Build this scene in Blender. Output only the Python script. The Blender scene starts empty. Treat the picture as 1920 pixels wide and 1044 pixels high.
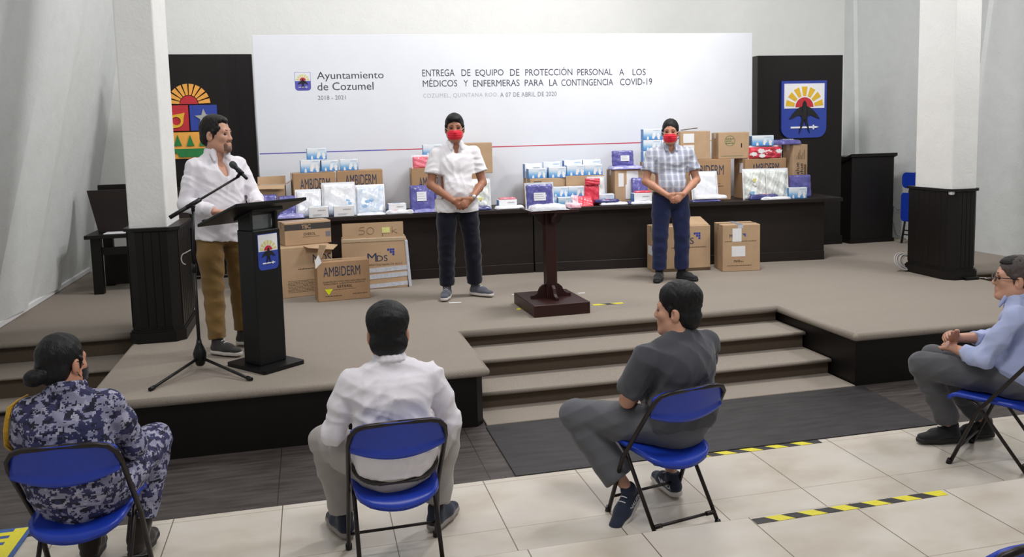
import bpy, bmesh, math, random
import numpy as np
from mathutils import Vector, Matrix
random.seed(7)
PI = math.pi
C = bpy.context.scene.collection
SC = bpy.context.scene

# ------------------------------------------------------------------ camera, world, lights, exposure
CAM = np.array([0.8035, -4.696, 2.047]); FPX = 1579.3; PPY = 410.6
YAW, PITCH, ROLL = 0.2347, 0.1043, -0.0250
def _axes():
    cy, sy = math.cos(YAW), math.sin(YAW)
    f0 = np.array([sy, cy, 0.]); r0 = np.array([cy, -sy, 0.]); u0 = np.array([0, 0, 1.])
    f = f0 * math.cos(PITCH) - u0 * math.sin(PITCH); u = u0 * math.cos(PITCH) + f0 * math.sin(PITCH)
    r = r0 * math.cos(ROLL) + u * math.sin(ROLL); u2 = u * math.cos(ROLL) - r0 * math.sin(ROLL)
    return r, u2, f
AX_R, AX_U, AX_F = _axes()
cam_d = bpy.data.cameras.new('camera'); cam = bpy.data.objects.new('camera', cam_d); C.objects.link(cam)
cam.matrix_world = Matrix(((AX_R[0], AX_U[0], -AX_F[0], CAM[0]), (AX_R[1], AX_U[1], -AX_F[1], CAM[1]),
                           (AX_R[2], AX_U[2], -AX_F[2], CAM[2]), (0, 0, 0, 1)))
cam_d.sensor_width = 36; cam_d.lens = FPX / 1920 * 36
cam_d.shift_y = (PPY - 522) / 1920; cam_d.clip_start = 0.05
SC.camera = cam
w = bpy.data.worlds.new('hall_ambient'); SC.world = w; w.use_nodes = True
w.node_tree.nodes['Background'].inputs[0].default_value = (0.93, 0.96, 1.0, 1)
w.node_tree.nodes['Background'].inputs[1].default_value = 0.36
def area(name, loc, target, sx, sy, power, col=(1, 1, 1)):
    d = bpy.data.lights.new(name, 'AREA'); d.shape = 'RECTANGLE'; d.size = sx; d.size_y = sy; d.energy = power; d.color = col
    o = bpy.data.objects.new(name, d); C.objects.link(o); o.location = loc
    o.rotation_euler = (Vector(target) - Vector(loc)).to_track_quat('-Z', 'Y').to_euler()
    return o
area('ceiling_lamp_stage', (4.6, 2.6, 5.6), (3.2, 4.6, 1.0), 1.6, 0.5, 235, (1.0, 0.985, 0.98))
area('ceiling_lamp_side', (8.2, 0.2, 5.4), (3.0, 4.0, 1.0), 1.2, 0.6, 150, (1.0, 0.985, 0.98))
area('ceiling_lamp_hall', (2.0, -2.8, 5.6), (2.4, 1.0, 0.3), 3.0, 1.0, 185, (1.0, 0.98, 0.965))
area('ceiling_lamp_left', (0.2, 2.6, 5.6), (0.4, 5.0, 1.2), 1.2, 0.5, 80, (1.0, 0.985, 0.98))
area('wall_lamp_back', (3.2, 6.2, 5.6), (3.2, 6.65, 3.4), 5.0, 0.2, 22, (1.0, 0.96, 0.88))
SC.view_settings.view_transform = 'Standard'; SC.view_settings.look = 'None'
SC.view_settings.gamma = 1; SC.view_settings.use_curve_mapping = False
SC.view_settings.exposure = -0.4

# ------------------------------------------------------------------ photograph measurements -> places in the hall
def ray(u, v):
    return AX_R * (u - 960) / FPX + AX_U * (PPY - v) / FPX + AX_F
def at_z(u, v, z):
    d = ray(u, v); return CAM + d * ((z - CAM[2]) / d[2])
def at_y(u, v, y):
    d = ray(u, v); return CAM + d * ((y - CAM[1]) / d[1])
def at_x(u, v, x):
    d = ray(u, v); return CAM + d * ((x - CAM[0]) / d[0])
def on_plane(u, v, p0, n):
    d = ray(u, v); return CAM + d * (np.dot(np.array(p0) - CAM, n) / np.dot(d, n))
class Frame:
    """upright plane through (x,y) turned by rz; local x runs along it, local z is height above z0"""
    def __init__(s, x, y, z0, rz):
        s.o = np.array([x, y, z0]); s.rz = rz
        s.ax = np.array([math.cos(rz), math.sin(rz), 0]); s.n = np.array([math.sin(rz), -math.cos(rz), 0])
    def px(s, u, v, off=0.0):
        q = on_plane(u, v, s.o + s.n * off, s.n) - s.o
        return float(q @ s.ax), float(q[2])

# ------------------------------------------------------------------ materials
MATS = {}
def rgb(r, g, b):
    f = lambda c: (c / 255 / 12.92) if c / 255 <= 0.04045 else ((c / 255 + 0.055) / 1.055) ** 2.4
    return (f(r), f(g), f(b), 1)
def newmat(name):
    m = bpy.data.materials.new(name); m.use_nodes = True; MATS[name] = m
    nt = m.node_tree; b = nt.nodes['Principled BSDF']; return m, nt, b
def N(nt, t, **k):
    n = nt.nodes.new(t)
    for a, v in k.items(): setattr(n, a, v)
    return n
def mat(name, col, rough=0.6, var=0.08, scale=20, bump=0.0, bscale=60, stretch=(1, 1, 1), coat=0.0, metal=0.0, spec=0.5, detail=4, alpha=1.0, trans=0.0):
    """plain procedural surface: noise-varied colour and noise bump"""
    m, nt, b = newmat(name)
    tc = N(nt, 'ShaderNodeTexCoord'); mp = N(nt, 'ShaderNodeMapping'); mp.inputs['Scale'].default_value = stretch
    nt.links.new(tc.outputs['Object'], mp.inputs['Vector'])
    no = N(nt, 'ShaderNodeTexNoise'); no.inputs['Scale'].default_value = scale; no.inputs['Detail'].default_value = detail
    nt.links.new(mp.outputs[0], no.inputs['Vector'])
    cr = N(nt, 'ShaderNodeValToRGB'); c = col
    cr.color_ramp.elements[0].position = 0.3; cr.color_ramp.elements[1].position = 0.7
    cr.color_ramp.elements[0].color = tuple(x * (1 - var) for x in c[:3]) + (1,)
    cr.color_ramp.elements[1].color = tuple(min(1, x * (1 + var)) for x in c[:3]) + (1,)
    nt.links.new(no.outputs['Fac'], cr.inputs[0]); nt.links.new(cr.outputs[0], b.inputs['Base Color'])
    b.inputs['Roughness'].default_value = rough; b.inputs['Metallic'].default_value = metal
    b.inputs['Coat Weight'].default_value = coat; b.inputs['Specular IOR Level'].default_value = spec
    b.inputs['Alpha'].default_value = alpha; b.inputs['Transmission Weight'].default_value = trans
    if bump:
        n2 = N(nt, 'ShaderNodeTexNoise'); n2.inputs['Scale'].default_value = bscale; n2.inputs['Detail'].default_value = 3
        nt.links.new(mp.outputs[0], n2.inputs['Vector'])
        bp = N(nt, 'ShaderNodeBump'); bp.inputs['Strength'].default_value = bump; bp.inputs['Distance'].default_value = 0.01
        nt.links.new(n2.outputs['Fac'], bp.inputs['Height']); nt.links.new(bp.outputs[0], b.inputs['Normal'])
    return m
def mathn(nt, op, a, b=None):
    n = N(nt, 'ShaderNodeMath', operation=op)
    for i, x in enumerate((a, b)):
        if x is None: continue
        if isinstance(x, (int, float)): n.inputs[i].default_value = x
        else: nt.links.new(x, n.inputs[i])
    return n.outputs[0]
def mix(nt, fac, a, b):
    n = N(nt, 'ShaderNodeMix', data_type='RGBA')
    for s, x in ((n.inputs[0], fac), (n.inputs[6], a), (n.inputs[7], b)):
        if isinstance(x, (int, float, tuple)): s.default_value = x
        else: nt.links.new(x, s)
    return n.outputs[2]
def xyz(nt):
    tc = N(nt, 'ShaderNodeTexCoord'); s = N(nt, 'ShaderNodeSeparateXYZ'); nt.links.new(tc.outputs['Object'], s.inputs[0])
    return tc.outputs['Object'], s.outputs
def noise(nt, vec, scale, detail=4, stretch=None):
    if stretch:
        mp = N(nt, 'ShaderNodeMapping'); mp.inputs['Scale'].default_value = stretch; nt.links.new(vec, mp.inputs[0]); vec = mp.outputs[0]
    n = N(nt, 'ShaderNodeTexNoise'); n.inputs['Scale'].default_value = scale; n.inputs['Detail'].default_value = detail
    nt.links.new(vec, n.inputs['Vector']); return n.outputs['Fac']
def ramp(nt, fac, stops):
    r = N(nt, 'ShaderNodeValToRGB'); e = r.color_ramp.elements
    while len(e) < len(stops): e.new(0.5)
    for el, (p, c) in zip(e, stops): el.position = p; el.color = c
    nt.links.new(fac, r.inputs[0]); return r.outputs[0]
def bumpn(nt, b, h, strength, dist=0.01):
    bp = N(nt, 'ShaderNodeBump'); bp.inputs['Strength'].default_value = strength; bp.inputs['Distance'].default_value = dist
    nt.links.new(h, bp.inputs['Height']); nt.links.new(bp.outputs[0], b.inputs['Normal'])

TILE = 0.57
def make_tile(name, oy):
    m, nt, b = newmat(name); v, s = xyz(nt)
    def line(c, off, wd):
        f = mathn(nt, 'FRACT', mathn(nt, 'DIVIDE', mathn(nt, 'SUBTRACT', c, off), TILE))
        return mathn(nt, 'GREATER_THAN', mathn(nt, 'ABSOLUTE', mathn(nt, 'SUBTRACT', f, 0.5)), 0.5 - wd)
    lx = line(s[0], 0.0, 0.005); ly = line(s[1], oy, 0.004)
    base = ramp(nt, noise(nt, v, 2.2, 6, (1, 1.6, 1)), [(0.3, rgb(190, 180, 164)), (0.5, rgb(206, 197, 184)), (0.72, rgb(214, 207, 197))])
    c1 = mix(nt, ly, base, rgb(160, 148, 126)); c2 = mix(nt, lx, c1, rgb(112, 100, 82))
    nt.links.new(c2, b.inputs['Base Color']); b.inputs['Roughness'].default_value = 0.34
    return m
M_TILE = make_tile('cream_floor_tiles', -0.62); M_TILE2 = make_tile('cream_floor_tiles_step', -1.05 - TILE)
def make_carpet(name, a, b_):
    m, nt, b = newmat(name); v, s = xyz(nt)
    fine = noise(nt, v, 260, 3); big = noise(nt, v, 1.3, 5, (1, 2.5, 1))
    c = mix(nt, mathn(nt, 'MULTIPLY', big, 0.55), a, b_)
    c = mix(nt, ramp(nt, fine, [(0.35, (0, 0, 0, 1)), (0.65, (1, 1, 1, 1))]), c, tuple(x * 1.32 for x in a[:3]) + (1,))
    nt.links.new(c, b.inputs['Base Color']); b.inputs['Roughness'].default_value = 0.95; b.inputs['Specular IOR Level'].default_value = 0.1
    bumpn(nt, b, fine, 0.6, 0.004); return m
M_CARPET = make_carpet('taupe_carpet', rgb(143, 134, 124), rgb(112, 103, 94))
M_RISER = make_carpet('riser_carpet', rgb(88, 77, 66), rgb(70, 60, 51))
def make_plaster(name, a, b_):
    m, nt, b = newmat(name); v, s = xyz(nt)
    st = noise(nt, v, 1.2, 8, (1, 1, 0.35)); f = noise(nt, v, 7, 8)
    c = mix(nt, mathn(nt, 'MULTIPLY', mathn(nt, 'ADD', st, f), 0.5), b_, a)
    nt.links.new(c, b.inputs['Base Color']); b.inputs['Roughness'].default_value = 0.75; bumpn(nt, b, mathn(nt, 'ADD', noise(nt, v, 2.5, 5), mathn(nt, 'MULTIPLY', noise(nt, v, 45, 4), 0.15)), 0.35, 0.05); return m
M_WALL = make_plaster('white_plaster', rgb(236, 236, 233), rgb(224, 224, 221))
M_WALLG = make_plaster('rough_plaster', rgb(234, 237, 236), rgb(210, 213, 212))
def make_wood(name, a, b_, rough, axis=2, plank=0.0, coat=0.0, scl=9):
    m, nt, b = newmat(name); v, s = xyz(nt)
    st = [8, 8, 8]; st[axis] = 0.6
    g = noise(nt, v, scl, 6, tuple(x / 8 for x in st))
    c = mix(nt, g, a, b_)
    if plank:
        f = mathn(nt, 'FRACT', mathn(nt, 'DIVIDE', s[0], plank))
        l = mathn(nt, 'GREATER_THAN', mathn(nt, 'ABSOLUTE', mathn(nt, 'SUBTRACT', f, 0.5)), 0.485)
        c = mix(nt, l, c, (0.002, 0.002, 0.002, 1)); bumpn(nt, b, mathn(nt, 'SUBTRACT', 1.0, l), 0.4)
    nt.links.new(c, b.inputs['Base Color']); b.inputs['Roughness'].default_value = rough; b.inputs['Coat Weight'].default_value = coat; b.inputs['Specular IOR Level'].default_value = 0.3
    return m
M_BLACKW = make_wood('black_stained_wood', rgb(13, 10, 9), rgb(21, 17, 15), 0.45)
M_PANEL = make_wood('black_plank_panel', rgb(15, 12, 12), rgb(26, 21, 20), 0.36, 2, 0.105, 0.08)
M_TABLEW = make_wood('dark_table_veneer', rgb(26, 19, 17), rgb(40, 30, 27), 0.5, 0)
M_TABLEW2 = make_wood('dark_grey_table_veneer', rgb(30, 25, 23), rgb(42, 35, 32), 0.5, 0)
M_MAHOG = make_wood('dark_mahogany', rgb(40, 22, 20), rgb(60, 32, 28), 0.4)
def make_darkfloor():
    m, nt, b = newmat('worn_dark_floor'); v, s = xyz(nt)
    g = noise(nt, v, 6, 8, (0.5, 4, 1)); sc = noise(nt, v, 3.2, 8, (1, 1.6, 1))
    c = ramp(nt, g, [(0.3, rgb(50, 44, 42)), (0.7, rgb(84, 76, 73))])
    c = mix(nt, ramp(nt, sc, [(0.70, (0, 0, 0, 1)), (0.80, (1, 1, 1, 1))]), c, rgb(120, 114, 110))
    f = mathn(nt, 'FRACT', mathn(nt, 'DIVIDE', mathn(nt, 'SUBTRACT', s[0], 0.54), 1.22))
    l = mathn(nt, 'GREATER_THAN', mathn(nt, 'ABSOLUTE', mathn(nt, 'SUBTRACT', f, 0.5)), 0.498)
    nt.links.new(mix(nt, l, c, rgb(25, 22, 20)), b.inputs['Base Color']); b.inputs['Roughness'].default_value = 0.5; return m
M_DFLOOR = make_darkfloor()
M_MAT = mat('black_rubber_mat', rgb(46, 43, 44), 0.5, 0.45, 7, 0.15, 200, stretch=(0.6, 3, 1), detail=8)
M_BLACK = mat('black_paint', rgb(12, 12, 13), 0.4, 0.1, 8, spec=0.35)
M_BLACKM = mat('black_metal', rgb(28, 27, 27), 0.4, 0.15, 30, metal=0.3)
M_BROWNM = mat('dark_tube_metal', rgb(40, 33, 31), 0.38, 0.2, 40, metal=0.4)
M_STEEL = mat('worn_steel', rgb(150, 150, 152), 0.35, 0.15, 40, metal=0.8)
M_BLUEP = mat('blue_plastic', rgb(26, 58, 172), 0.36, 0.06, 30, 0.05, 300)
M_WHITE = mat('white_board', rgb(225, 228, 235), 0.5, 0.015, 3, 0.04, 8)
M_PAPER = mat('white_paper', rgb(234, 234, 236), 0.7, 0.02, 30)
M_INK = mat('dark_ink', rgb(62, 62, 76), 0.7, 0.03, 30)
M_INKL = mat('grey_ink', rgb(176, 178, 188), 0.7, 0.03, 30)
M_INKM = mat('mid_grey_ink', rgb(120, 121, 130), 0.7, 0.03, 30)
M_INKB = mat('blue_black_ink', rgb(42, 54, 82), 0.7, 0.03, 30)
M_INKBR = mat('brown_ink', rgb(92, 72, 52), 0.8, 0.1, 60)
M_INKK = mat('black_ink', rgb(28, 27, 30), 0.7, 0.03, 30)
M_GREEN = mat('green_ink', rgb(56, 112, 62), 0.7, 0.05, 30)
M_CARD = mat('kraft_cardboard', rgb(186, 157, 126), 0.85, 0.07, 6, 0.06, 90, spec=0.2)
M_CARD2 = mat('brown_cardboard', rgb(172, 139, 106), 0.85, 0.07, 6, 0.06, 90, spec=0.2)
M_CARDIN = mat('cardboard_inside', rgb(146, 118, 88), 0.9, 0.07, 6, spec=0.1)
M_TAPE = mat('clear_packing_tape', rgb(186, 164, 134), 0.2, 0.05, 20, coat=0.6)
M_TAPEW = mat('pale_packing_tape', rgb(198, 202, 212), 0.25, 0.1, 30, 0.3, 40, coat=0.6)
M_DBAND = mat('dark_printed_band', rgb(62, 58, 56), 0.7, 0.05, 20)
M_YEL = mat('yellow_tape', rgb(226, 214, 52), 0.5, 0.06, 60)
M_NEON = mat('neon_yellow', rgb(222, 232, 20), 0.6, 0.03, 30)
M_STICK = mat('pale_yellow_sticker', rgb(220, 222, 140), 0.7, 0.03, 30)
def make_pack(name, a, b_, bump=0.45):
    m, nt, b = newmat(name); v, s = xyz(nt)
    n1 = noise(nt, v, 16, 6, (1, 1, 1)); n2 = noise(nt, v, 38, 5)
    nt.links.new(ramp(nt, n1, [(0.35, a), (0.68, b_)]), b.inputs['Base Color'])
    b.inputs['Roughness'].default_value = 0.42; b.inputs['Coat Weight'].default_value = 0.7; b.inputs['Coat Roughness'].default_value = 0.12
    bumpn(nt, b, mathn(nt, 'ADD', n1, mathn(nt, 'MULTIPLY', n2, 0.4)), bump, 0.012); return m
M_PURP = make_pack('purple_wrapped_cloth', rgb(78, 76, 146), rgb(108, 105, 178))
M_LAV = make_pack('lavender_wrapped_cloth', rgb(132, 130, 196), rgb(176, 176, 224))
M_NAVYP = make_pack('navy_wrapped_cloth', rgb(48, 50, 112), rgb(64, 66, 132))
M_WPACK = make_pack('white_wrapped_cloth', rgb(226, 228, 234), rgb(240, 242, 246))
M_BPACK = make_pack('white_blue_printed_bag', rgb(196, 212, 232), rgb(236, 240, 244))
M_CPACK = make_pack('clear_wrapped_white_goods', rgb(214, 220, 214), rgb(240, 242, 240))
M_RED = make_pack('red_wrapped_cloth', rgb(214, 40, 66), rgb(226, 70, 92))
M_PINK = make_pack('pink_wrapped_cloth', rgb(226, 100, 120), rgb(236, 136, 150))
M_PKW = make_pack('white_pack_with_pink_print', rgb(226, 150, 168), rgb(238, 232, 236))
def make_glove():
    m, nt, b = newmat('blue_glove_carton'); v, s = xyz(nt)
    # printed fade: white at the top edge of the box to blue at the lower half (local z is height in metres)
    f = mathn(nt, 'ADD', s[2], mathn(nt, 'MULTIPLY', noise(nt, v, 9, 3), 0.02))
    nt.links.new(ramp(nt, mathn(nt, 'DIVIDE', f, 0.13), [(0.10, rgb(70, 136, 210)), (0.40, rgb(122, 178, 224)), (0.70, rgb(206, 223, 236)), (0.9, rgb(232, 236, 242))]), b.inputs['Base Color'])
    b.inputs['Roughness'].default_value = 0.4; return m
M_GLOVE = make_glove()
M_GLSIDE = mat('pale_blue_carton_end', rgb(92, 140, 196), 0.5, 0.2, 30)
M_LBLUE = mat('light_blue_print', rgb(140, 180, 216), 0.5, 0.05, 30)
M_EBLUE = mat('emblem_blue', rgb(44, 66, 158), 0.4, 0.04, 20)
M_ERED = mat('emblem_red', rgb(190, 40, 52), 0.45, 0.05, 20)
M_EYEL = mat('emblem_yellow', rgb(224, 180, 44), 0.45, 0.05, 20)
M_EORG = mat('emblem_orange_yellow', rgb(236, 168, 74), 0.45, 0.05, 20)
M_EGRN = mat('emblem_green', rgb(34, 122, 62), 0.45, 0.06, 20)
M_EGRY = mat('emblem_grey', rgb(168, 168, 162), 0.45, 0.05, 20)
M_EBLK = mat('emblem_black', rgb(22, 20, 24), 0.4, 0.05, 20)
M_PBLUE = mat('printed_violet_blue', rgb(86, 84, 176), 0.6, 0.03, 20)
M_PYEL = mat('printed_pale_yellow', rgb(214, 206, 130), 0.6, 0.03, 20)
M_STR1 = mat('violet_stripe', rgb(92, 88, 176), 0.6, 0.03, 20)
M_STR2 = mat('red_stripe', rgb(196, 62, 84), 0.6, 0.03, 20)
M_STR3 = mat('lime_stripe', rgb(166, 190, 70), 0.6, 0.03, 20)
M_CABLE = mat('white_cable', rgb(178, 172, 170), 0.5, 0.06, 40)
M_MATBLUE = mat('blue_floor_mat', rgb(66, 94, 150), 0.7, 0.1, 30, 0.1, 200)
M_GLASS = mat('clear_acrylic', rgb(225, 230, 235), 0.05, 0.0, 5, trans=0.85, alpha=1.0)
M_MICG = mat('microphone_grille', rgb(70, 76, 74), 0.35, 0.3, 400, 0.6, 900, metal=0.7)

# ------------------------------------------------------------------ mesh helpers
class MB:
    """collects shapes and links them as ONE mesh object"""
    def __init__(s): s.bm = bmesh.new(); s.mats = []
    def _mi(s, m):
        if m is None: return 0
        if m not in s.mats: s.mats.append(m)
        return s.mats.index(m)
    def poly(s, pts, faces, m=None, smooth=False):
        mi = s._mi(m); vs = [s.bm.verts.new(p) for p in pts]
        out = []
        for f in faces:
            try:
                fc = s.bm.faces.new([vs[i] for i in f]); fc.material_index = mi; fc.smooth = smooth; out.append(fc)
            except ValueError: pass
        return out
    def box(s, x0, x1, y0, y1, z0, z1, m=None, bev=0.0, seg=2, xf=None):
        pts = [(x, y, z) for z in (z0, z1) for y in (y0, y1) for x in (x0, x1)]
        if xf: pts = [xf(p) for p in pts]
        fs = s.poly(pts, [(0, 2, 3, 1), (4, 5, 7, 6), (0, 1, 5, 4), (2, 6, 7, 3), (0, 4, 6, 2), (1, 3, 7, 5)], m)
        if bev:
            es = list({e for f in fs for e in f.edges})
            bmesh.ops.bevel(s.bm, geom=es, offset=bev, segments=seg, affect='EDGES', profile=0.5)
        return s
    def prism(s, pts2, y0, y1, m=None, axis='y'):
        """extrude a polygon in the local xz plane between y0 and y1 (axis='z': xy polygon between z0,z1)"""
        n = len(pts2)
        if axis == 'y': P = [(p[0], y0, p[1]) for p in pts2] + [(p[0], y1, p[1]) for p in pts2]
        elif axis == 'z': P = [(p[0], p[1], y0) for p in pts2] + [(p[0], p[1], y1) for p in pts2]
        else: P = [(y0, p[0], p[1]) for p in pts2] + [(y1, p[0], p[1]) for p in pts2]
        F = [tuple(range(n)), tuple(range(2 * n - 1, n - 1, -1))] + [(i, (i + 1) % n, n + (i + 1) % n, n + i)[::-1] for i in range(n)]
        s.poly(P, F, m); return s
    def tube(s, path, r, m=None, seg=10, closed=False, caps=True):
        mi = s._mi(m); pts = [Vector(p) for p in path]; n = len(pts)
        rs = r if isinstance(r, (list, tuple)) else [r] * n
        rings = []; up = Vector((0, 0, 1)); prev = None
        for i, p in enumerate(pts):
            if closed: t = pts[(i + 1) % n] - pts[i - 1]
            else: t = pts[min(i + 1, n - 1)] - pts[max(i - 1, 0)]
            t.normalize()
            if prev is None:
                a = up if abs(t.z) < 0.9 else Vector((1, 0, 0)); x = t.cross(a).normalized()
            else: x = (prev - t * prev.dot(t)).normalized()
            prev = x; y = t.cross(x)
            rings.append([s.bm.verts.new(p + (x * math.cos(2 * PI * k / seg) + y * math.sin(2 * PI * k / seg)) * rs[i]) for k in range(seg)])
        for i in range(n if closed else n - 1):
            A, B = rings[i], rings[(i + 1) % n]
            for k in range(seg):
                f = s.bm.faces.new((A[k], A[(k + 1) % seg], B[(k + 1) % seg], B[k])); f.smooth = True; f.material_index = mi
        if caps and not closed:
            for R_, fl in ((rings[0], True), (rings[-1], False)):
                f = s.bm.faces.new(R_[::-1] if fl else R_); f.material_index = mi
        return s
    def lathe(s, prof, m=None, seg=24, c=(0, 0, 0)):
        mi = s._mi(m); rings = []
        for r, z in prof:
            rings.append([s.bm.verts.new((c[0] + r * math.cos(2 * PI * k / seg), c[1] + r * math.sin(2 * PI * k / seg), c[2] + z)) for k in range(seg)])
        for A, B in zip(rings, rings[1:]):
            for k in range(seg):
                f = s.bm.faces.new((A[k], A[(k + 1) % seg], B[(k + 1) % seg], B[k])); f.smooth = True; f.material_index = mi
        s.bm.faces.new(rings[0][::-1]).material_index = mi; s.bm.faces.new(rings[-1]).material_index = mi
        return s
    def build(s, name, m=None, parent=None, loc=None, rz=0.0, fix=True):
        if fix: bmesh.ops.recalc_face_normals(s.bm, faces=s.bm.faces)
        me = bpy.data.meshes.new(name); s.bm.to_mesh(me); s.bm.free()
        mm = s.mats if s.mats else ([m] if m else [])
        for x in mm: me.materials.append(x)
        o = bpy.data.objects.new(name, me); C.objects.link(o)
        if parent: o.parent = parent
        if loc is not None: o.location = loc
        if rz: o.rotation_euler = (0, 0, rz)
        return o
def tag(o, label=None, cat=None, group=None, kind=None):
    for k, v in (('label', label), ('category', cat), ('group', group), ('kind', kind)):
        if v: o[k] = v
    return o
def thing(name, label, cat, loc=(0, 0, 0), rz=0.0, group=None):
    o = bpy.data.objects.new(name, None); C.objects.link(o); o.empty_display_size = 0.1
    o.location = tuple(float(x) for x in loc); o.rotation_euler = (0, 0, rz)
    return tag(o, label, cat, group)
def struct(o): o['kind'] = 'structure'; return o
def from_mesh(name, me, m, parent=None, loc=None, rz=0):
    if m and not me.materials: me.materials.append(m)
    o = bpy.data.objects.new(name, me); C.objects.link(o)
    if parent: o.parent = parent
    if loc is not None: o.location = loc
    if rz: o.rotation_euler = (0, 0, rz)
    return o
_txt = {}
def text_mesh(s, x0, x1, z0, z1, y, thick=0.0015, plane='front', spacing=1.0, bold=0.0):
    """lettering fitted into the rectangle x0..x1, z0..z1 of the local plane y (facing -y); plane 'side': facing -x (x0..x1 are y)"""
    key = (s, spacing, bold)
    if key not in _txt:
        cu = bpy.data.curves.new('lettering', 'FONT'); cu.body = s; cu.size = 1; cu.space_character = spacing; cu.resolution_u = 3; cu.offset = bold
        o = bpy.data.objects.new('lettering', cu); C.objects.link(o)
        dg = bpy.context.evaluated_depsgraph_get(); me = bpy.data.meshes.new_from_object(o.evaluated_get(dg))
        V = np.array([v.co[:2] for v in me.vertices]); F = [tuple(p.vertices) for p in me.polygons]
        bpy.data.objects.remove(o); bpy.data.curves.remove(cu); bpy.data.meshes.remove(me)
        _txt[key] = (V, F)
    V, F = _txt[key]; mn = V.min(0); mx = V.max(0); U = (V - mn) / (mx - mn)
    P = []
    for u in U:
        a = x0 + (x1 - x0) * u[0]; b = z0 + (z1 - z0) * u[1]
        P.append((a, y, b) if plane == 'front' else (y, a, b))
    me = bpy.data.meshes.new('lettering'); me.from_pydata(P, [], F); me.update(); return me
def lettering(s, x0, x1, z0, z1, y, m, parent, plane='front', spacing=1.0, bold=0.0, name='lettering'):
    return from_mesh(name, text_mesh(s, x0, x1, z0, z1, y, plane=plane, spacing=spacing, bold=bold), m, parent)
def rrect(x0, x1, z0, z1, r, n=5, corners=(1, 1, 1, 1)):
    """rounded rectangle outline; corners: bl, br, tr, tl"""
    out = []
    for (cx, cz, a0, on) in ((x0 + r, z0 + r, PI, corners[0]), (x1 - r, z0 + r, 1.5 * PI, corners[1]), (x1 - r, z1 - r, 0, corners[2]), (x0 + r, z1 - r, 0.5 * PI, corners[3])):
        if on:
            for k in range(n + 1):
                a = a0 + 0.5 * PI * k / n; out.append((cx + r * math.cos(a), cz + r * math.sin(a)))
        else:
            out.append((cx + (r if a0 in (1.5 * PI, 0) else -r), cz + (r if a0 in (0, 0.5 * PI) else -r)))
    return out

# ------------------------------------------------------------------ setting
SH = 0.42                                                   # stage height
FY = 0.90                                                   # stage front
def plane_obj(name, pts, m):
    b = MB(); b.poly(pts, [tuple(range(len(pts)))], m); return struct(b.build(name, fix=False))
b = MB(); b.box(-4.5, 11, -1.2, 0.0, -0.1, 0.0, M_TILE); struct(b.build('floor'))
b = MB(); b.box(-4.5, 11, -7.5, -1.05, -0.1, 0.10, M_TILE2); struct(b.build('floor_step'))
b = MB(); b.box(-4.5, 11, 0.0, 7.2, -0.1, -0.003, M_DFLOOR); struct(b.build('floor_dark'))
# floor mat in front of the stairs
q = [at_z(911, 800, 0), at_z(973, 902, 0), at_z(1748, 792, 0), at_z(1600, 717, 0)]
b = MB(); b.prism([(q[0][0], 0.89), (q[1][0], 0.004), (q[2][0], 0.004), (q[3][0], 0.89)], -0.003, 0.006, M_MAT, 'z')
tag(b.build('floor_mat'), 'black rubber runner mat lying at the foot of the carpeted stairs', 'mat')
# stage: carpeted deck, nosings, black skirts, stairs
SX0, SX1, SB = 1.925, 4.855, 2.02                              # stair recess: left, right, back
LX, LB = -0.625, 2.93                                          # left end of the front block, front edge of the left platform
RX, RB = 7.42, 2.90
def nose(path, r=0.03):
    return path
deck = MB()
zt, zb = SH, SH - 0.06
deck.prism([(LX, FY), (SX0, FY), (SX0, SB), (SX1, SB), (SX1, FY), (RX, FY), (RX, RB), (9.6, RB), (9.6, 7.0), (-2.6, 7.0), (-2.6, LB), (LX, LB)], zb, zt - 0.0002, M_CARPET, 'z')
# rolled nosing round the edge
for path in ([(LX, LB, zt - 0.03), (LX, FY, zt - 0.03), (SX0, FY, zt - 0.03), (SX0, SB, zt - 0.03), (SX1, SB, zt - 0.03), (SX1, FY, zt - 0.03), (RX, FY, zt - 0.03), (RX, RB, zt - 0.03)], [(-2.6, LB, zt - 0.03), (LX, LB, zt - 0.03)], [(RX, RB, zt - 0.03), (9.6, RB, zt - 0.03)]):
    for a, c in zip(path, path[1:]): deck.tube([a, c], 0.0297, M_CARPET, 16)
    for a in path:
        for f in {f for v in bmesh.ops.create_uvsphere(deck.bm, u_segments=16, v_segments=10, radius=0.0297, matrix=Matrix.Translation(a))['verts'] for f in v.link_faces}: f.smooth = True
struct(deck.build('stage_deck'))
sk = MB()
sk.box(LX + 0.02, SX0 - 0.06, FY + 0.02, FY + 0.06, -0.01, zb + 0.01, M_BLACKW)
sk.prism([(SX0 - 0.06, FY + 0.02), (SX0 - 0.012, FY + 0.075), (SX0 - 0.012, SB + 0.02), (SX0 - 0.06, SB + 0.02)], -0.01, zb + 0.01, M_BLACKW, 'z')
sk.box(LX + 0.02, LX + 0.06, FY + 0.06, LB + 0.02, -0.01, zb + 0.01, M_BLACKW)
struct(sk.build('stage_skirt_left'))
sk = MB(); sk.box(SX1 + 0.012, RX - 0.02, FY + 0.02, FY + 0.06, -0.01, zb + 0.01, M_BLACKW)
sk.box(SX1 + 0.012, SX1 + 0.05, FY + 0.06, SB + 0.02, -0.01, zb + 0.01, M_BLACKW); sk.box(RX - 0.06, RX - 0.02, FY + 0.06, RB, -0.01, zb + 0.01, M_BLACKW)
struct(sk.build('stage_skirt_right'))
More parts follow.
